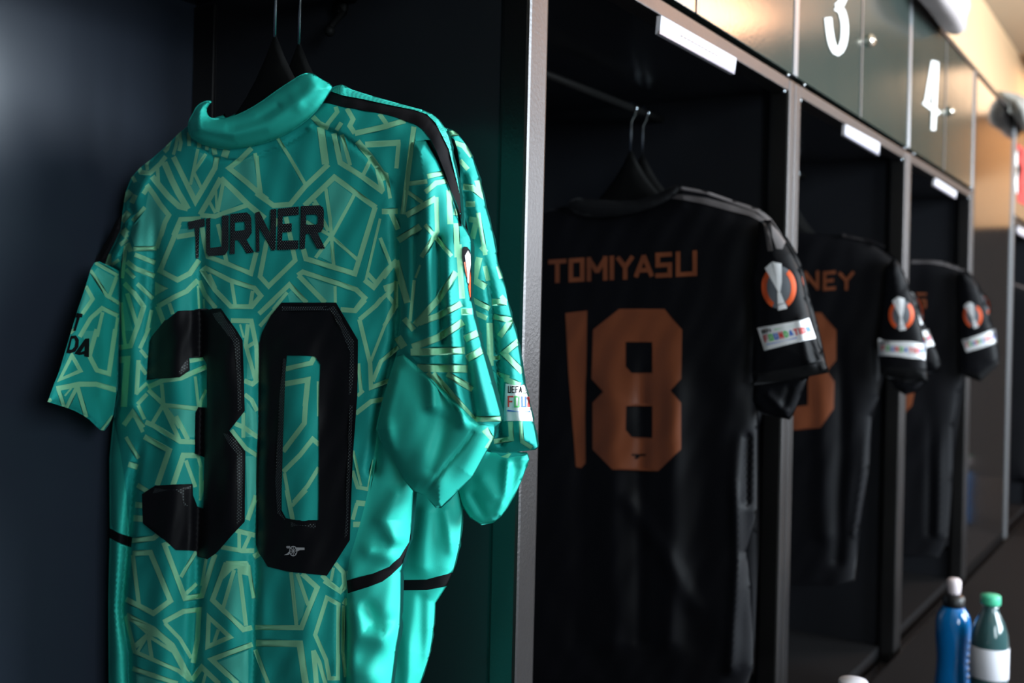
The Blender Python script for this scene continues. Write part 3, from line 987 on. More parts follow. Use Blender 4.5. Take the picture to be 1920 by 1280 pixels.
SRC2 = {
'P': [([(880,110),(830,320),(940,385)],62),([(805,495),(975,585)],50),([(825,615),(950,672)],46),([(895,10),(945,65)],46),([(930,190),(962,325)],42),([(1055,190),(1085,305)],45),
 ([(995,522),(1135,522)],62),([(1080,465),(1125,520)],40),([(1010,655),(1172,692),(1065,840)],55),([(1245,880),(1105,995),(1280,1170)],56),([(975,715),(982,1110)],60),
 ([(1095,1225),(1260,1290)],52),([(1000,1040),(1070,1035)],40)],
'O': [([(605,150),(700,140)],52),([(650,235),(730,260),(810,360)],46),([(700,395),(775,480)],42),([(730,640),(815,648),(885,705),(862,580)],60),([(755,800),(840,800)],52),
 ([(785,940),(855,950),(815,1120)],52),([(868,880),(935,1270)],42)],
'Q': [([(850,630),(975,612),(968,490)],36),([(1040,480),(1050,632),(1120,675)],28),([(870,150),(960,180)],30),([(900,735),(960,715)],22)],
}
def strokes_of(src):
    r = []
    for k, lst in src.items():
        for pl, w in lst:
            r.append((cv(k, pl), w / RG[k][2]))
    return r
ST1 = strokes_of(SRC)
ST2 = strokes_of(SRC2)
MINT = [cv('A', [(1420,700),(1640,890),(1400,1000),(1345,985)]), cv('A', [(1040,600),(1120,740),(1070,830),(1010,700)]), cv('A', [(1120,290),(1180,320),(1080,430)]),
 cv('A', [(1530,480),(1620,400),(1760,320),(1815,750),(1680,640)]), cv('D', [(870,-180),(940,-260),(1150,-100),(920,360)]), cv('D', [(740,640),(895,470),(925,730)]),
 cv('D', [(600,885),(935,995),(935,1195),(840,1190)]), cv('D', [(380,1090),(430,1040),(570,1190),(400,1190)]), cv('E', [(740,1045),(1075,1080),(1075,1410),(960,1400),(860,1250)]),
 cv('E', [(1690,500),(1760,700),(1680,710)]), cv('I', [(1555,860),(1595,860),(1655,1470),(1400,1280)]), cv('K', [(350,1170),(560,1240),(700,1290),(360,1290)]),
 cv('K', [(1340,1030),(1700,880),(1700,1290),(1640,1290)]), cv('G', [(1670,480),(1800,480),(1800,900),(1690,1220)]), cv('E', [(1680,980),(1800,1120),(1810,1400),(1660,1400)]),
 cv('M', [(820,250),(1080,400),(980,640),(760,330)]), cv('N', [(460,0),(640,0),(580,220),(560,280)]), cv('C', [(880,60),(1050,50),(1050,100),(860,130)]),
 cv('A', [(500,770),(600,900),(700,1040),(690,1100),(620,1300),(610,1410),(330,1420),(290,1290),(310,1180),(460,990)]), cv('C', [(190,800),(320,1280),(200,1280)]), cv('K', [(480,800),(520,960),(400,920)]), cv('M', [(650,590),(720,720),(590,930),(530,900)]),
 cv('J', [(430,980),(500,990),(600,1300),(560,1500),(480,1600)]), cv('P', [(830,-10),(1010,-10),(1010,100)]), cv('B', [(1000,340),(1120,690),(1030,640)])]
PRINTF = [cv('C', [(580,690),(740,770),(580,860)]), cv('I', [(1430,712),(1700,730),(1740,900),(1610,870),(1560,800),(1500,830),(1400,930)]),
 cv('K', [(260,500),(540,600),(700,760),(480,700)]), cv('B', [(1470,740),(1590,800),(1560,880),(1500,880)])]

MG = [M['teal'], M['print'], M['mint'], M['plain'], M['black_trim'], M['rib']]
jg = empty('football_jersey', (XS1, .2, .62), 'green patterned football jersey with big black number 30, front of the pair', 'jersey', 'green jerseys in the first locker bay')
body1 = [(352,236),(335,250),(310,275),(285,297),(262,315),(246,333),(235,362),(230,395),(226,430),(213,458),(202,480),(197,497),(222,508),(224,600),(220,740),(212,790),(205,860),
 (206,1000),(203,1130),(204,1290),(210,1620),(700,1640),(733,1290),(742,1220),(750,1170),(752,1070),(757,1050),(770,1010),(776,915),(792,850),(820,750),(850,600),(862,500),(866,420),(863,365),(858,330),
 (850,300),(846,272),(838,246),(826,226),(810,213),(793,206),(752,195),(702,181),(660,168),(648,161),(640,158),(630,161),(600,172),(560,200),(500,225),(440,232),(390,225),(362,222)]
folds1 = [
 ([(262,330),(256,420),(246,520),(246,640),(246,760)], .010, 13), ([(290,380),(289,520),(281,620),(276,720)], -.012, 10),
 ([(325,430),(325,600),(330,800),(318,950),(300,1200),(300,1500)], .012, 26), ([(376,440),(375,560),(378,760),(374,940),(369,1100),(362,1280),(360,1500)], -.013, 11),
 ([(425,500),(432,800),(430,1100),(425,1500)], .008, 24), ([(489,600),(486,800),(480,1000),(475,1280),(475,1500)], -.010, 10),
 ([(565,600),(565,900),(570,1280),(570,1500)], .009, 38), ([(645,1040),(646,1180),(645,1500)], -.022, 10),
 ([(266,816),(250,900),(241,1010),(229,1140),(241,1225),(247,1500)], -.022, 9), ([(214,850),(216,1000),(214,1200),(216,1500)], .008, 10),
 ([(738,330),(745,420),(748,520),(742,640),(715,760),(700,880)], -.014, 11), ([(770,260),(757,400),(750,500)], .008, 9), ([(805,280),(795,420),(790,560)], .012, 13),
 ([(778,280),(775,420)], -.010, 7), ([(745,930),(722,975),(738,1010)], .009, 18), ([(695,1035),(742,1048)], .006, 15), ([(728,1020),(760,1028)], -.003, 10),
 ([(668,1150),(676,1190),(720,1200),(745,1185)], .008, 18), ([(690,1140),(705,1165),(735,1165)], -.005, 14), ([(655,1250),(690,1270)], .007, 26),
 ([(590,235),(640,256),(690,292),(728,345)], -.004, 5), ([(240,350),(250,420),(228,480)], -.010, 6), ([(275,330),(250,380)], .006, 8),
 ([(365,270),(405,298),(450,303),(520,280),(575,245)], -.003, 4), ([(224,520),(222,640),(221,760)], -.014, 6)]
SB1 = Surf(body1, XS1 - .004, t0=.034, r=30, folds=folds1, ymax=1600, noise=.0012)
plainL = [(196,770),(214,785),(226,850),(238,930),(243,1000),(240,1040),(232,1140),(236,1200),(238,1300),(240,1650),(190,1650)]
plainR = [(712,780),(700,860),(690,920),(683,950),(674,985),(656,1045),(650,1080),(650,1115),(652,1190),(648,1300),(640,1660),(900,1660),(900,780)]
blkR = [(650,1088),(699,1075),(730,1062),(749,1045),(767,1016),(775,960),(790,960),(780,1030),(765,1042),(752,1060),(733,1078),(717,1090),(691,1100),(652,1112)]
blkL = [(196,984),(223,999),(248,1007),(246,1026),(220,1016),(196,1003)]
relief('body_panel', jg, SB1, MG, fills=[(p, 2) for p in MINT] + [(p, 1) for p in PRINTF], strokes=ST1,
       over=[(plainL, 3), (plainR, 3), (blkR, 4), (blkL, 4)], step=6)
# shoulder stripe and ribbed piping
stripe = [(620,171),(643,177),(677,183),(727,194),(777,204),(800,212),(817,229),(830,254),(842,279),(850,300),(855,334),(862,362),(865,399),(865,425),(860,426),(856,393),(846,358),(834,322),(819,285),
 (807,260),(793,243),(777,232),(752,223),(727,215),(693,209),(643,200),(607,192)]
decal('shoulder_stripe', jg, SB1, [stripe], M['black_trim'], off=.0012, step=7)
pip1 = [(622,172),(632,161),(640,157.5),(648,161),(660,168),(702,181),(752,195),(793,206),(810,213),(826,226),(838,246),(846,272),(850,300),(857,330),(862,362),(855,334),(842,281),(830,256),(817,231),(800,214),(777,206),(727,196),(677,185),(643,179)]
decal('shoulder_piping', jg, SB1, [pip1], M['rib'], off=.003, step=5)

# left sleeve with lettering
slL = [(177,492),(186,490),(200,496),(223,507),(224,600),(221,700),(219,735),(213,776),(204,796),(196,807),(188,806),(178,797),(167,786),(155,778),(140,770),(127,765),(108,759),(89,753),(100,722),(111,695),
 (130,631),(145,582),(161,535),(170,504)]
SL1 = Surf(slL, XS1 - .014, t0=.014, r=22, folds=[([(160,560),(140,680)], .004, 16), ([(195,560),(190,740)], -.004, 12)], noise=.0006, tilt=(90, -.135, 224, 0.0))
relief('sleeve', jg, SL1, MG, fills=[(p, 2) for p in MINT], strokes=ST1, step=6)
decal('sleeve_lettering', jg, SL1, [cv('M', [(515,930),(600,945),(590,1000),(560,995),(495,1200),(460,1200),(515,1000),(500,995)]),
   cv('N', [(340,60),(400,55),(435,110),(430,190),(390,250),(330,270),(285,262)]),
   cv('N', [(380,275),(510,95),(560,90),(555,315),(500,305),(500,280),(440,290)])], M['black_trim'],
   holes=[cv('N', [(350,95),(380,90),(395,130),(385,190),(350,225),(320,225)]), cv('N', [(455,258),(505,180),(503,240)])], off=.001, step=5)
# black stripe seen above the left sleeve
tri = [(227,400),(226,430),(213,458),(200,483),(196,497),(177,491),(190,468),(205,440),(217,415)]
ST_ = Surf(tri, XS1 - .02, t0=.008, r=10)
relief('sleeve_stripe', jg, ST_, [M['black_trim']], step=6)

# right sleeve
slR = [(770,262),(800,262),(822,300),(840,345),(856,395),(866,420),(880,440),(884,455),(883,561),(889,592),(903,649),(923,720),(939,777),(940,790),(928,800),(926,819),(915,841),(886,894),(859,920),(827,952),
 (817,952),(796,928),(774,920),(753,894),(727,851),(711,825),(705,803),(716,753),(734,692),(742,668),(746,640),(750,600),(748,500),(750,400),(758,320)]
gus = [(742,668),(757,664),(800,702),(850,748),(880,778),(896,793),(925,800),(960,860),(820,1000),(690,830),(700,740)]
curl = cv('Q', [(765,560),(808,528),(850,600),(852,640),(820,690),(785,672),(822,618)])
SR1 = Surf(slR, XS1 - .030, t0=.028, r=19, folds=[([(762,330),(755,450),(760,560)], -.006, 8), ([(806,300),(800,450),(805,600),(812,760)], .010, 13), ([(782,330),(778,480),(775,620)], -.007, 9),
 ([(838,420),(842,560),(850,700),(868,790)], .010, 11), ([(822,450),(826,560),(832,640)], -.009, 8), ([(865,520),(868,620),(880,700),(890,780)], -.011, 7), ([(900,680),(918,770)], .008, 14),
 ([(757,664),(800,702),(850,748),(896,793)], -.0035, 4), ([(760,720),(780,830),(830,930)], .005, 30), ([(835,790),(810,880)], -.005, 14), ([(796,925),(830,880),(865,841),(886,812)], -.003, 4),
 ([(740,700),(722,780),(732,840)], .006, 12)], noise=.0008)
relief('sleeve', jg, SR1, MG, fills=[(p, 2) for p in MINT], strokes=ST1, over=[(gus, 3), (curl, 1)], step=4.5)
decal('shoulder_stripe', jg, SR1, [[(793,262),(807,262),(820,288),(834,322),(846,358),(856,393),(861,424),(866,424),(862,400),(850,370),(838,340)]], M['black_trim'], off=.001)
bd = decal('sleeve_badge', jg, SR1, [cv('P', [(722,110),(724,30),(740,10),(768,14),(795,45),(806,110),(806,520),(796,500),(772,340),(745,220)])], M['black_trim'], off=.001, step=4)
decal('badge_cup', bd, SR1, [cv('P', [(748,95),(775,48),(798,85),(800,180),(788,260),(782,350),(772,340),(768,240)])], M['white'], off=.0018, step=4)
decal('badge_ring', bd, SR1, [cv('P', [(738,160),(748,150),(758,215),(764,300),(752,240)]), cv('P', [(786,350),(796,240),(800,300),(799,480),(792,470),(780,380)])], M['orange'], off=.0018, step=4)

# collar
col = [(352,240),(353,226),(362,211),(366,202),(374,194),(385,189),(395,188),(399,190),(392,196),(387,206),(390,217),(398,222),(422,222),(450,213),(486,193),(520,168),(546,151),(563,140),(577,136),(589,138),
 (600,147),(624,159),(622,168),(615,177),(606,192),(594,209),(570,231),(545,248),(517,262),(481,274),(436,282),(409,280),(383,274),(361,262),(353,250)]
SC1 = Surf(smooth_poly(col, 1), XS1 - .032, t0=.016, r=14, folds=[([(390,235),(440,250),(500,235),(560,190),(590,160)], .006, 14), ([(372,215),(372,240)], .004, 8), ([(545,165),(560,200)], .0015, 12),
  ([(520,200),(480,225),(430,238)], -.003, 8)])
relief('collar', jg, SC1, [M['plain']], step=3.5, bdepth=.4)
SC2 = Surf([(471,176),(475,174),(486,192),(500,200),(470,240),(400,245),(398,222),(418,216),(421,212),(424,222),(440,214),(462,200)], XS1 + .022, t0=.006, r=8)
relief('collar', jg, SC2, [M['plain']], step=6)['label'] = 'inner front edge of the collar'

# number and name
n3 = [(309,600),(284,631),(280,641),(277,680),(275,712),(337,707),(356,694),(355,671),(380,669.5),(387.5,683),(388,764),(372,763),(367,773),(366,850),(383,857),(381,953),(370,949),(362,928),(361,907),(325,908),
 (291,910),(266,926),(268,981),(300,1006),(330,1031),(369,1033),(370,1043),(389,1048),(405,1037),(459,977.5),(460,846),(430,807),(459,770),(457,700),(455,637.5),(443,618),(414,578),(372,579),(333,583),(312,600)]
n0 = [(528,567),(630,567),(671,637),(671,669),(670,740),(662,849),(659,920),(656,1012),(613,1079),(575,1075),(538,1071),(502,1062),(485,1036),(480,1021),(481,900),(485,740),(486,685),(486,644),(491,624),(508,591)]
h0 = [(538,666),(591,668),(601,683),(599,724),(598,760),(598,920),(597,975),(555,975),(536,971),(528,956),(528,920),(530,849),(531.5,740)]
num = decal('back_number', jg, SB1, [n3, n0], M['number'], holes=[h0], off=.0016, step=6)
num['label'] = 'black number 30'
dots = [[(414,584),(440,620),(450,642),(452,700),(453,766),(446,772),(444,700),(440,650),(425,625),(405,600),(398,588)], [(440,822),(455,848),(454,975),(444,985),(444,850),(428,830),(418,812),(428,814)],
        [(290,915),(358,911),(358,916),(345,917),(345,940),(352,948),(345,948),(340,925),(286,924)], [(340,668+20),(352,672),(353,690),(338,702),(334,700)],
        [(528,574),(628,574),(664,640),(664,700),(658,740),(654,740),(656,660),(640,620),(620,582),(528,582)], [(531,672),(536,672),(526,960),(535,975),(520,962),(516,900),(524,740)],
        [(545,978),(592,981),(592,990),(545,987)], [(655,760),(662,760),(652,1000),(646,1010)]]
for d_ in dots:
    decal('perforated_trim', num, SB1, [d_], M['numdots'], off=.0021, step=8)
let = [[(352.3,416),(383.5,409),(384,424),(374,426),(372.5,484),(367.5,484),(365.5,427),(354,430)],
 [(386.7,410),(394.5,408),(394,464.5),(415.8,462),(416.4,404),(429,403.5),(428.3,468),(422,477.5),(391,480),(386.5,474)],
 [(432,401),(462.5,398),(469,403),(471,410),(472,436),(466,446),(462,449),(476.5,473),(462.5,474.7),(447,449.7),(440.6,449.7),(440,476),(431,476)],
 [(478.5,399),(486,396),(507,438),(507.3,392.5),(518.3,391.7),(516.7,469),(509.7,469.4),(486.3,426),(486.5,471.5),(480.5,472.3)],
 [(521.4,391),(560.5,387),(560,402.7),(530,405),(529.7,419.8),(547,418.3),(546.9,434),(529.7,435.5),(529,451),(559.4,450.3),(558.9,466.7),(519.8,468.3)],
 [(564.4,386),(600,384.7),(606,389),(607.3,396),(606.9,425.3),(602,434.7),(595.6,436.3),(609.7,466),(594.8,466),(580,437.8),(573,438.6),(571.4,466),(562,466.7)]]
lho = [[(440.6,416.6),(459,415),(460,429),(458,431),(440.6,433)], [(573.8,401.9),(592.5,401.9),(596.4,405.8),(595.9,417.5),(592.5,421),(573.8,421)]]
decal('name_lettering', jg, SB1, let, M['numdots'], holes=lho, off=.0016, step=6)['label'] = 'black name lettering'
# small cannon emblem
can = [cv('J', [(478,678),(582,680),(583,709),(525,711),(505,722),(478,716)]), cv('J', [(366,660),(408,660),(408,690),(372,690),(362,676)]), cv('J', [(338,768),(372,752),(402,722),(412,740),(392,766),(345,770)])]
c0 = cv('J', [(447, 722)])[0]
ring = arc_band(c0[0], c0[1], 7.6, 9.8, 1.5, 0, 359, 24)
spk = [q for k in range(4) for q in ribbon([(c0[0] - 7 * math.cos(k * .785), c0[1] - 9 * math.sin(k * .785)), (c0[0] + 7 * math.cos(k * .785), c0[1] + 9 * math.sin(k * .785))], 1.1)]
decal('cannon_emblem', num, SB1, can + [ring] + spk, M['silver'], off=.0022, step=3)['label'] = 'small silver cannon'

# ------------------------------------------------------------------ the rear green jersey
jh = empty('football_jersey', (XS2, .2, .62), 'green patterned football jersey hanging behind the one with number 30', 'jersey', 'green jerseys in the first locker bay')
XB2 = XS2 + .014
body2 = [(430,240),(520,215),(640,180),(720,200),(790,215),(838,240),(860,300),(868,420),(870,600),(868,800),(862,880),(868,955),(862,1020),(850,1070),(838,1098),(817,1130),(813,1180),(805,1230),(785,1290),(750,1600),
 (420,1600),(400,1290),(380,1000),(380,700),(380,400),(390,290)]
SB2 = Surf(body2, XB2, t0=.024, r=22, folds=[([(800,960),(790,1060)], .008, 18), ([(768,1120),(764,1280),(760,1500)], .007, 13), ([(790,1120),(792,1250)], -.003, 10), ([(835,960),(850,1030)], .006, 12)], ymax=1590, noise=.0008)
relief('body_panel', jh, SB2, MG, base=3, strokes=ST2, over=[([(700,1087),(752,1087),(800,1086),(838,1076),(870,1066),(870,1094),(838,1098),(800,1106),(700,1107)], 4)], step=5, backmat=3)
slR2 = [(838,240),(846,242),(858,250),(874,271),(887,295),(899,334),(911,389),(923,431),(931,474),(935,501),(944,523),(952,562),(962,602),(972,643),(982,714),(995,766),(1000,790),(1009,838),(1004,843),(985,845),(950,849),
 (920,848),(890,840),(860,800),(850,700),(845,560),(840,400)]
SR2 = Surf(slR2, XS2 - .006, t0=.026, r=24, folds=[([(905,470),(922,560),(935,700),(940,830)], -.014, 7), ([(885,330),(905,450)], .006, 9), ([(955,560),(965,700),(980,820)], .006, 12), ([(868,330),(880,450)], -.005, 6)])
seam2 = [(900,676),(921,692),(945,712),(940,790),(915,820),(880,800),(880,690)]
relief('sleeve', jh, SR2, MG, strokes=ST2, over=[(seam2, 3), ([(846,257),(852,262),(858,281),(862,310),(863,342),(857,310),(850,281)], 4), ([(873,407),(878,436),(872,433)], 4)], step=6)
slR3 = [(870,790),(920,842),(960,846),(988,848),(993,862),(988,872),(979,899),(966,928),(952,952),(940,968),(926,980),(902,984),(881,971),(865,947),(852,900),(850,840)]
SR3 = Surf(slR3, XS2 + .012, t0=.020, r=12, folds=[([(951,868),(948,930),(936,962)], .007, 9), ([(970,880),(955,940)], -.006, 11), ([(905,900),(925,930)], .005, 14), ([(885,930),(905,965)], -.006, 10)])
relief('sleeve_underside', jh, SR3, MG, base=3, over=[(cv('Q', [(855,700),(1090,700),(1090,715),(960,745),(900,735)]), 0), (cv('Q', [(900,738),(960,712),(975,716),(950,748)]), 1)], step=5, backmat=3)
pt = decal('sleeve_patch', jh, SR2, [cv('Q', [(933,222),(1068,225),(1085,280),(1112,400),(1130,492),(918,488),(925,360)])], M['white'], off=.0012, step=5)
pt['label'] = 'white foundation patch'
for (w_, q_, th_, mt_) in (('UEFA', [(950,238),(1052,240),(1050,288),(950,288)], 1.6, M['black_trim']),):
    ls = word(w_, cv('Q', q_), th_)
    decal('patch_lettering', pt, SR2, [p for l in ls for p in l], mt_, off=.0018, step=4)
for ch, q_, mt_ in (('F', [(948,308),(988,308),(986,388),(948,388)], 'txtred'), ('O', [(995,308),(1036,310),(1036,390),(995,390)], 'txtgreen'), ('U', [(1045,312),(1080,313),(1082,390),(1047,390)], 'txtblue'), ('N', [(1088,313),(1101,314),(1108,388),(1088,388)], 'txtred')):
    decal('patch_lettering', pt, SR2, glyph(ch, cv('Q', q_), 2.9), M[mt_], off=.0018, step=4)
decal('patch_line', pt, SR2, [cv('Q', [(946,406),(1108,413),(1110,425),(946,418)])], M['txtblue'], off=.0018, step=4)
decal('patch_line', pt, SR2, [cv('Q', [(1058,284),(1085,286),(1086,293),(1058,292)])], M['txtgreen'], off=.0018, step=4)

# ================================================================== BLACK JERSEYS
MBK = [M['blackcloth'], M['greystripe'], M['blackcuff']]

def cup_badge(parent, sf, cx_, cy_, rx, ry, rot=0.0):
    def tr(pts):
        return [(cx_ + (x * rx) * math.cos(rot) - (y * ry) * math.sin(rot), cy_ + (x * rx) * math.sin(rot) + (y * ry) * math.cos(rot)) for x, y in pts]
    b_ = decal('sleeve_badge', parent, sf, [tr(ell(0, 0, 1, 1, 30))], M['black_trim'], off=.0012, step=6)
    b_['label'] = 'round badge with a silver cup inside an orange ring'
    decal('badge_field', b_, sf, [tr(ell(0, 0, .86, .84, 26))], M['badgegrey'], off=.0017, step=6)
    band = lambda a0, a1: tr(ell(0, 0, .88, .86, 12, 0, a0, a1) + ell(0, 0, .62, .66, 12, 0, a0, a1)[::-1])
    decal('badge_ring', b_, sf, [band(118, 232), band(-50, 62)], M['orange'], off=.0022, step=6)
    cup = [tr([(-.66, -.78), (-.30, -1.0), (-.02, .10), (-.02, .22), (-.10, .12)]), tr([(-.27, -1.02), (.20, -.92), (.16, -.2), (.06, .16), (0.0, .22)]),
           tr([(-.10, .18), (.06, .20), (.24, .62), (-.12, .66)]), tr([(-.10, .70), (.27, .64), (.36, .84), (-.12, .90)])]
    decal('badge_cup', b_, sf, cup, M['white'], off=.0027, step=6)
    return b_

def foundation(parent, sf, q):
    q = [np.array(p, float) for p in q]
    def at(u, v):
        t = q[0] + (q[1] - q[0]) * u; b_ = q[3] + (q[2] - q[3]) * u
        return tuple(t + (b_ - t) * v)
    def quad(u0, v0, u1, v1):
        return [at(u0, v0), at(u1, v0), at(u1, v1), at(u0, v1)]
    h = np.hypot(*(q[3] - q[0]))
    p = decal('sleeve_patch', parent, sf, [quad(0, 0, 1, 1)], M['white'], off=.0014, step=6)
    p['label'] = 'white foundation patch'
    cols = ['txtred', 'txtgreen', 'txtblue', 'txtred', 'txtgreen', 'txtblue', 'txtred', 'txtred', 'txtred', 'txtblue']
    for ch, mt_, l in zip('FOUNDATION', cols, word('FOUNDATION', quad(.06, .36, .96, .66), max(h * .065, 1.2))):
        decal('patch_lettering', p, sf, l, M[mt_], off=.002, step=6)
    decal('patch_lettering', p, sf, [a for l in word('UEFA', quad(.06, .12, .24, .28), max(h * .035, .8)) for a in l], M['black_trim'], off=.002, step=6)
    decal('patch_line', p, sf, [quad(.30, .20, .92, .235)], M['txtgreen'], off=.002, step=6)
    decal('patch_line', p, sf, [quad(.08, .75, .66, .79)], M['txtblue'], off=.002, step=6)
    return p

GB = 'black jerseys in the locker bays'
# --- second bay
XT = 1.575 - .1141
jt = empty('football_jersey', (XT, .2, .62), 'black football jersey with copper number 18 and round badge, front of its pair', 'jersey', GB)
bodyT = [(1058,386),(1030,392),(985,420),(965,470),(960,560),(955,700),(950,900),(945,1100),(945,1278),(1400,1290),(1414,1249),(1410,1100),(1402,1034),(1420,960),(1422,800),(1420,740),(1430,640),(1442,560),(1455,480),(1474,452),
 (1460,424),(1442,405),(1424,391),(1375,375),(1322,357),(1277,349),(1240,372),(1180,390),(1120,398)]
foldT = [([(1090,600),(1092,900),(1080,1200)], -.004, 20), ([(1150,620),(1150,900),(1150,1200)], .008, 26), ([(1205,620),(1202,900),(1200,1200)], -.006, 14), ([(1330,620),(1320,900),(1300,1200)], -.006, 30),
 ([(1260,600),(1262,900),(1255,1200)], .008, 22), ([(1388,800),(1378,900),(1385,1050),(1370,1250)], .012, 12), ([(1402,820),(1400,940)], -.010, 7), ([(1180,940),(1230,1010),(1300,1130)], .006, 18)]
SBT = Surf(bodyT, XT, t0=.030, r=34, folds=foldT, ymax=1277, noise=.0010)
relief('body_panel', jt, SBT, MBK, step=8)
decal('shoulder_stripe', jt, SBT, [cv('U', [(690,40),(740,38),(860,55),(1000,92),(1100,125),(1155,160),(1185,220),(1195,320),(1175,322),(1160,240),(1130,170),(1080,145),(980,120),(850,85),(690,58)]),
      cv('U', [(745,0),(860,18),(1000,66),(1130,106),(1190,160),(1262,262),(1262,280),(1230,285),(1170,170),(1120,128),(1000,84),(860,34),(735,14)])], M['greystripe'], off=.0014, step=7)
xr = [(1028,1062,0),(1066,1096,0),(1100,1139,0),(1142.5,1152,0),(1154,1190,0),(1188,1226,0),(1229,1260,0),(1267,1307,0)]
def yt(x): return 487 - (x - 1028) * (18 / 279.)
def yb(x): return 531 - (x - 1028) * (14 / 279.)
decal('name_lettering', jt, SBT, [p for c, (a, b_, _) in zip('TOMIYASU', xr) for p in glyph(c, [(a, yt(a)), (b_, yt(b_)), (b_, yb(b_)), (a, yb(a))], 8.5)], M['copper'], off=.0014, step=7)['label'] = 'copper name lettering'
e8 = [(1161,579),(1246,579),(1279,618),(1277,710),(1257,732),(1277,755),(1277,842),(1234,883),(1148,880),(1111,842),(1111,755),(1131,734),(1109,710),(1112,618)]
nT = decal('back_number', jt, SBT, [e8, [(1060,587),(1101,582),(1099,700),(1097,780),(1098,868),(1090,877),(1080,875),(1074,800),(1066,700)]], M['copper'],
      holes=[[(1173,641),(1223,641),(1223,699),(1184,699),(1173,687)], [(1174,761),(1223,761),(1223,821),(1184,819),(1173,806)]], off=.0016, step=7)
nT['label'] = 'copper number 18'
decal('cannon_emblem', nT, SBT, [[(1184,851),(1211,851),(1211,854),(1200,855),(1196,860),(1189,860),(1192,855),(1184,854)]], M['black_trim'], off=.0022, step=3)
slT = cv('U', [(1130,170),(1190,165),(1262,270),(1300,330),(1335,420),(1365,560),(1400,700),(1440,820),(1474,905),(1474,930),(1300,965),(1100,992),(1092,940),(1100,760),(1095,620),(1088,470),(1105,380),(1120,270)])
SST = Surf(slT, XT - .03, t0=.030, r=22, folds=[([(1430,520),(1425,700)], -.004, 8), ([(1520,640),(1535,690)], -.006, 6), ([(1500,600),(1515,680)], .004, 8)])
cuffT = cv('U', [(1080,935),(1300,905),(1455,868),(1490,900),(1490,950),(1080,1010)])
relief('sleeve', jt, SST, MBK, over=[(cuffT, 2)], step=6)
decal('shoulder_stripe', jt, SST, [cv('U', [(1145,175),(1165,185),(1185,240),(1198,320),(1172,322),(1160,240)]), cv('U', [(1190,190),(1225,222),(1262,275),(1245,312),(1215,310),(1195,250)])], M['greystripe'], off=.0014, step=6)
cup_badge(jt, SST, 1460.5, 538.5, 37, 48, -.06)
foundation(jt, SST, [(1419.5,614.5),(1517,596),(1530,634),(1433,657.5)])
slT2 = cv('U', [(1100,960),(1380,950),(1345,1030),(1300,1140),(1280,1165),(1140,1135),(1085,1072)])
relief('sleeve_underside', jt, Surf(slT2, XT - .005, t0=.018, r=14, folds=[([(1440,740),(1470,770)], .006, 8), ([(1480,730),(1470,760)], -.005, 7)]), MBK, step=6)
colT = [(1060,386),(1075,370),(1110,372),(1180,378),(1230,365),(1265,345),(1280,350),(1262,372),(1210,396),(1140,408),(1085,404)]
relief('collar', jt, Surf(smooth_poly(colT, 1), XT - .03, t0=.012, r=10), [M['blackcuff']], step=6)

def rear_black(dX, body, sleeve, label, badge=None, patch=None):
    j = empty('football_jersey', (XT + dX, .2, .62), label, 'jersey', GB)
    relief('body_panel', j, Surf(body, XT + dX + .01, t0=.02, r=25), MBK, step=12)
    sf = Surf(sleeve, XT + dX - .015, t0=.02, r=16)
    relief('sleeve', j, sf, MBK, step=7)
    if badge:
        cup_badge(j, sf, *badge)
    if patch:
        foundation(j, sf, patch)
    return j

rear_black(.045, [(1100,420),(1280,365),(1400,385),(1450,420),(1470,500),(1450,700),(1424,800),(1424,1000),(1415,1268),(1000,1268),(1000,600),(1040,450)],
           [(1440,410),(1476,445),(1496,478),(1505,500),(1520,560),(1534,610),(1545,660),(1552,694),(1500,705),(1450,640),(1430,500)],
           'black football jersey mostly hidden behind the one with number 18', badge=(1489, 535, 20, 42, -.12))

# --- third bay
RG['V'] = (1460, 400, 3.2)
XN = XT + .8
jn = empty('football_jersey', (XN, .2, .66), 'black football jersey with copper letters NEY and part of a number, front of its pair', 'jersey', GB)
bodyN = [(1400,470),(1440,440),(1500,435),(1579,441),(1605,445),(1635,456),(1679,484),(1690,503),(1690,560),(1672,620),(1655,660),(1650,740),(1636,780),(1630,878),(1612,991),(1604,1088),(1560,1100),(1400,1090),(1360,900),(1360,600),(1375,500)]
SBN = Surf(bodyN, XN, t0=.028, r=22, folds=[([(1575,600),(1580,800),(1570,1050)], -.008, 12), ([(1625,800),(1618,900),(1603,1000)], .010, 7), ([(1540,620),(1545,1000)], .006, 16)], ymax=1087, noise=.001)
relief('body_panel', jn, SBN, MBK, step=8)
decal('name_lettering', jn, SBN, [p for c, a, b_ in (('R', 1478, 1502), ('N', 1507, 1536), ('E', 1543, 1567), ('Y', 1571, 1603)) for p in glyph(c, [(a, 509), (b_, 507), (b_, 543), (a, 545)], 6)], M['copper'], off=.0014, step=6)['label'] = 'copper name lettering'
n3N = cv('V', [(60,595),(255,595),(345,700),(345,880),(290,945),(335,1010),(330,1170),(250,1285),(90,1300),(0,1240),(0,1120),(80,1120),(100,1160),(175,1150),(175,1000),(100,960),(100,900),(178,880),(178,760),(60,750)])
decal('back_number', jn, SBN, [n3N], M['copper'], off=.0016, step=6)['label'] = 'copper number, half hidden by the post'
slN = cv('V', [(640,330),(690,262),(730,300),(790,460),(835,600),(870,740),(888,870),(896,1005),(760,1010),(608,965),(600,860),(600,760),(620,620),(630,480)])
SSN = Surf(slN, XN - .03, t0=.026, r=14, folds=[([(1700,480),(1695,540)], -.004, 5)])
relief('sleeve', jn, SSN, MBK, over=[(cv('V', [(590,905),(900,940),(905,1030),(590,990)]), 2)], step=6)
decal('shoulder_stripe', jn, SBN, [cv('V', [(385,118),(560,160),(640,195),(635,205),(555,172),(385,138)])], M['greystripe'], off=.0014)
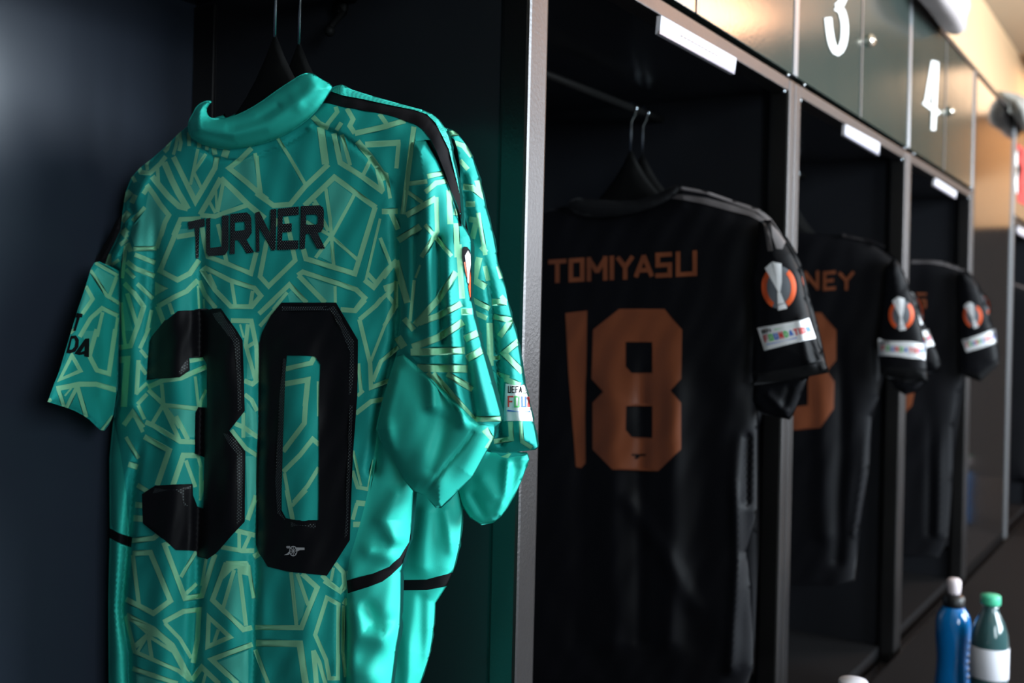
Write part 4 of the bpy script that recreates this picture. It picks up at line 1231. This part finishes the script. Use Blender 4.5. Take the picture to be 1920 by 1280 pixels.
cup_badge(jn, SSN, 1690, 590, 27, 33, .02)
foundation(jn, SSN, [(1646.5,635),(1736.5,642),(1735,674),(1647.5,667)])
relief('sleeve_underside', jn, Surf(cv('V', [(650,980),(890,1000),(830,1070),(760,1090),(690,1050)]), XN - .004, t0=.014, r=10), MBK, step=6)
rear_black(.845, [(1450,460),(1580,450),(1660,480),(1690,560),(1660,700),(1634,800),(1615,990),(1606,1080),(1400,1080),(1380,700),(1400,500)],
           cv('V', [(690,280),(745,335),(795,470),(850,610),(905,720),(940,800),(980,910),(960,950),(890,960),(800,900),(740,600),(700,420)]),
           'black football jersey mostly hidden behind the one with letters NEY', badge=(1719, 580, 12, 34, -.25), patch=cv('V', [(835,710),(900,692),(935,792),(870,815)]))

# --- fourth bay
X4 = XT + 1.6
j4 = empty('football_jersey', (X4, .2, .68), 'black football jersey under door 4, grey shoulder line, tilted badges on its sleeve', 'jersey', GB)
body4 = [(1620,500),(1660,482),(1710,484),(1740,486),(1772,492),(1813,506),(1830,530),(1832,600),(1815,680),(1800,740),(1790,800),(1786,900),(1778,1010),(1760,1045),(1620,1040),(1600,900),(1600,600)]
SB4 = Surf(body4, X4, t0=.026, r=16, folds=[([(1765,760),(1760,1000)], .006, 7), ([(1745,760),(1742,1000)], -.006, 7)], ymax=1039, noise=.001)
relief('body_panel', j4, SB4, MBK, step=8)
decal('name_lettering', j4, SB4, glyph('S', [(1718,549), (1737,549), (1737,577), (1718,578)], 4.5), M['copper'], off=.0014, step=6)
decal('back_number', j4, SB4, [cv('V', [(720,620),(760,640),(770,1000),(815,1070),(800,1150),(760,1195),(700,1200),(700,620)])], M['copper'], off=.0016, step=6)
decal('shoulder_stripe', j4, SB4, [cv('V', [(795,280),(900,275),(1000,290),(1080,315),(1140,350),(1195,430),(1200,465),(1180,460),(1130,370),(1070,335),(990,312),(900,297),(795,300)])], M['greystripe'], off=.0014)
sl4 = cv('V', [(1080,340),(1140,345),(1195,430),(1235,540),(1270,650),(1300,760),(1325,880),(1320,905),(1210,1010),(1085,965),(1080,800),(1085,600),(1075,450)])
SS4 = Surf(sl4, X4 - .03, t0=.024, r=12)
relief('sleeve', j4, SS4, MBK, over=[(cv('V', [(1070,930),(1200,960),(1335,860),(1335,930),(1210,1040),(1070,1000)]), 2)], step=6)
cup_badge(j4, SS4, 1824, 592, 20, 26, -.18)
foundation(j4, SS4, [(1804,637),(1866,616),(1869,644),(1812,660)])
rear_black(1.645, [(1640,505),(1720,492),(1800,510),(1830,560),(1810,700),(1790,850),(1780,1030),(1630,1030),(1620,700)],
           cv('V', [(1130,350),(1200,425),(1240,520),(1270,620),(1300,720),(1328,850),(1300,900),(1200,860),(1150,600)]),
           'black football jersey mostly hidden behind the one under door 4', badge=(1842, 572, 15, 25, -.3))
# --- sixth bay
j6 = empty('football_jersey', (XT + 3.2, .2, .7), 'dark jersey at the right edge of the picture, past the polished panel', 'jersey', GB)
SB6 = Surf([(1840,548),(1870,530),(1900,528),(1935,540),(1960,560),(1958,700),(1940,880),(1930,905),(1850,905),(1835,700)], XT + 3.2, t0=.03, r=14)
relief('body_panel', j6, SB6, MBK, step=10)
decal('shoulder_stripe', j6, SB6, [[(1885,530),(1900,530),(1935,542),(1935,546),(1900,534),(1885,534)]], M['greystripe'], off=.0014)
make_hanger(XT + 3.2, 1.5376, .2346, 'black hanger in the open bay past the polished panel', 'hangers on the rods')

# ================================================================== TOWELS ON THE LOCKERS
def towel(x, length, sc, drop, mt, label, group, seed=0):
    """a folded towel lying on the top edge of the row, its front hanging over"""
    prof = [(.12, .0), (.15, .03), (.12, .085), (.04, .10), (-.05, .085), (-.10, .03), (-.095, -.05 * drop), (-.06, -.085 * drop), (-.022, -.06 * drop), (-.010, .0)]
    prof = smooth_poly(prof, 2)
    cy_, cz_ = 0.0, .03
    bm = bmesh.new()
    n = 26; rings = []
    for i in range(n + 1):
        u = i / n * 2 - 1
        e = max((1 - abs(u) ** 4), 0) ** .4 * .8 + .2
        ring = []
        for k, (y, z) in enumerate(prof):
            w_ = 1 + .06 * math.sin(3 * u + k * .35 + seed) + .05 * math.sin(k * .8 + seed)
            zz = z if z <= 0.001 and y > -.02 else cz_ + (z - cz_) * e * w_
            zz = max(zz, 0.0) if y > -.012 else zz
            yy = cy_ + (y - cy_) * (e if y > -.02 else (.35 + .65 * e)) * (w_ if y < -.03 else 1)
            ring.append(bm.verts.new((u * length / 2 + .02 * math.sin(k * .5) , yy * sc if y > -.012 else min(yy * sc, -.004), zz * sc)))
        rings.append(ring)
    m_ = len(prof)
    for i in range(n):
        for k in range(m_):
            bm.faces.new((rings[i][k], rings[i][(k + 1) % m_], rings[i + 1][(k + 1) % m_], rings[i + 1][k]))
    bm.faces.new(rings[0]); bm.faces.new(rings[-1])
    bmesh.ops.recalc_face_normals(bm, faces=bm.faces)
    me = bpy.data.meshes.new('towel'); bm.to_mesh(me); bm.free(); me.shade_smooth()
    o = link('rolled_towel', me, None, [mt])
    o.location = (x, 0, ZTOP + .0125)
    tag(o, label, 'towel', group)
    return o
px_ = on_y(1768, 20, -.03)[0]; 
towel(px_ - .06, .42, .85, .6, M['towel'], 'rolled white towel on top of the bay with the white 4', 'towels on top of the lockers', 1)
towel(4.02, .44, .6, 1.3, M['greytowel'], 'folded grey towel hanging over the top edge past the polished panel', 'towels on top of the lockers', 2)

# ================================================================== BENCH AND BOTTLES
bn = empty('bench', (3, -.17, 0), 'dark board bench running along the front of the lockers', 'bench')
box('seat', (-.8, -.34, BZ - .04), (5.6, -.012, BZ), M['bench'], bn, .004)
for x in (-.6, 1.0, 2.6, 4.2, 5.4):
    box('leg', (x - .02, -.30, 0), (x + .02, -.06, BZ - .04), M['metal'], bn, .003)

def sport_bottle(loc, label, s=.95):
    r = empty('drink_bottle', loc, label, 'bottle', 'bottles on the bench')
    prof = [(0.026, 0), (.032, .004), (.033, .02), (.033, .055), (.0305, .08), (.0295, .10), (.031, .12), (.033, .145), (.033, .175), (.030, .19), (.022, .203), (.019, .207)]
    lathe('bottle_body', [(a * s, z * s) for a, z in prof], loc, M['drink'], r)
    lathe('cap', [(.020 * s, .2065 * s), (.0205 * s, .21 * s), (.0205 * s, .226 * s), (.014 * s, .231 * s)], loc, M['blackcap'], r)
    lathe('nozzle', [(.0105 * s, .2305 * s), (.0125 * s, .235 * s), (.0135 * s, .247 * s), (.0135 * s, .257 * s), (.010 * s, .262 * s)], loc, M['pinkcap'], r)
    # moulded grip bars
    bm = bmesh.new()
    for k in range(6):
        z = loc[2] + (.07 + .014 * k) * s
        a0 = math.radians(-75)
        bm_box(bm, (loc[0] - .010 * s, loc[1] - .0345 * s, z), (loc[0] + .006 * s, loc[1] - .029 * s, z + .004 * s), .001)
    finish(bm, 'volume_marks', r, M['silver'])
    return r

def water_bottle(loc, label, capmat, s=1.0, lab=True):
    r = empty('water_bottle', loc, label, 'bottle', 'bottles on the bench')
    prof = [(0.026, 0), (.031, .004), (.0325, .015), (.0315, .03), (.0325, .045), (.0315, .06), (.0325, .075), (.0325, .15), (.031, .165), (.025, .187), (.016, .205), (.0135, .212), (.0135, .220)]
    lathe('bottle_body', [(a * s, z * s) for a, z in prof], loc, M['water'], r)
    lathe('cap', [(.0165 * s, .2195 * s), (.0175 * s, .221 * s), (.0175 * s, .234 * s), (.016 * s, .2365 * s)], loc, capmat, r)
    if lab:
        lathe('paper_label', [(.0330 * s, .088 * s), (.0333 * s, .0885 * s), (.0333 * s, .143 * s), (.0330 * s, .1435 * s)], loc, M['paper'], r)
    return r

p = on_y(1787, 1180, -.18); sport_bottle((p[0], -.18, BZ), 'blue drink bottle with a pale nozzle, beside the green-capped bottle')
p = on_y(1856, 1190, -.25); water_bottle((p[0], -.25, BZ), 'clear water bottle with green cap and white paper label', M['greencap'])
p = on_y(1600, 1275, -.19); water_bottle((p[0], -.19, BZ), 'bottle whose white cap alone shows at the bottom edge', M['label'], 1.09)
for (x, y, f) in ((4.15, -.16, 0), (4.32, -.2, 1)):
    if f:
        water_bottle((x, y, BZ), 'water bottle with green cap at the far end of the bench', M['greencap'])
    else:
        sport_bottle((x, y, BZ), 'blue drink bottle at the far end of the bench, mirrored in the polished panel')

# ================================================================== THE FAR END OF THE ROOM
cb = empty('tall_cabinet', (9.7, -1.8, 0), 'tall dark cabinet against the far end wall', 'cabinet')
box('cabinet_body', (9.45, -3.5, 0), (9.99, -.02, 2.1), M['matt'], cb, .004)
for i in range(4):
    box('cabinet_door', (9.43, -3.48 + .865 * i, .05), (9.449, -3.48 + .865 * i + .855, 2.07), M['matt'], cb, .002)
for (x, y, sx, sy, lm) in LAMPS:
    cl = empty('lamp_and_added_panel', (x, y, 3.2), 'warm ceiling light at x%.0f' % x, 'lamp')
    cl['label'] = 'wide warm ceiling lamp near the middle of the room' if x < 7 else 'added warm glow panel over the far end of the room'
    box('diffuser', (x - sx / 2, y - sy / 2, 3.15), (x + sx / 2, y + sy / 2, 3.17), M[lm], cl)
    bm = bmesh.new()
    bm_box(bm, (x - sx / 2 - .03, y - sy / 2 - .03, 3.14), (x - sx / 2, y + sy / 2 + .03, 3.2)); bm_box(bm, (x + sx / 2, y - sy / 2 - .03, 3.14), (x + sx / 2 + .03, y + sy / 2 + .03, 3.2))
    bm_box(bm, (x - sx / 2, y - sy / 2 - .03, 3.14), (x + sx / 2, y - sy / 2, 3.2)); bm_box(bm, (x - sx / 2, y + sy / 2, 3.14), (x + sx / 2, y + sy / 2 + .03, 3.2))
    finish(bm, 'frame', cl, M['metal'])
print('scene built')
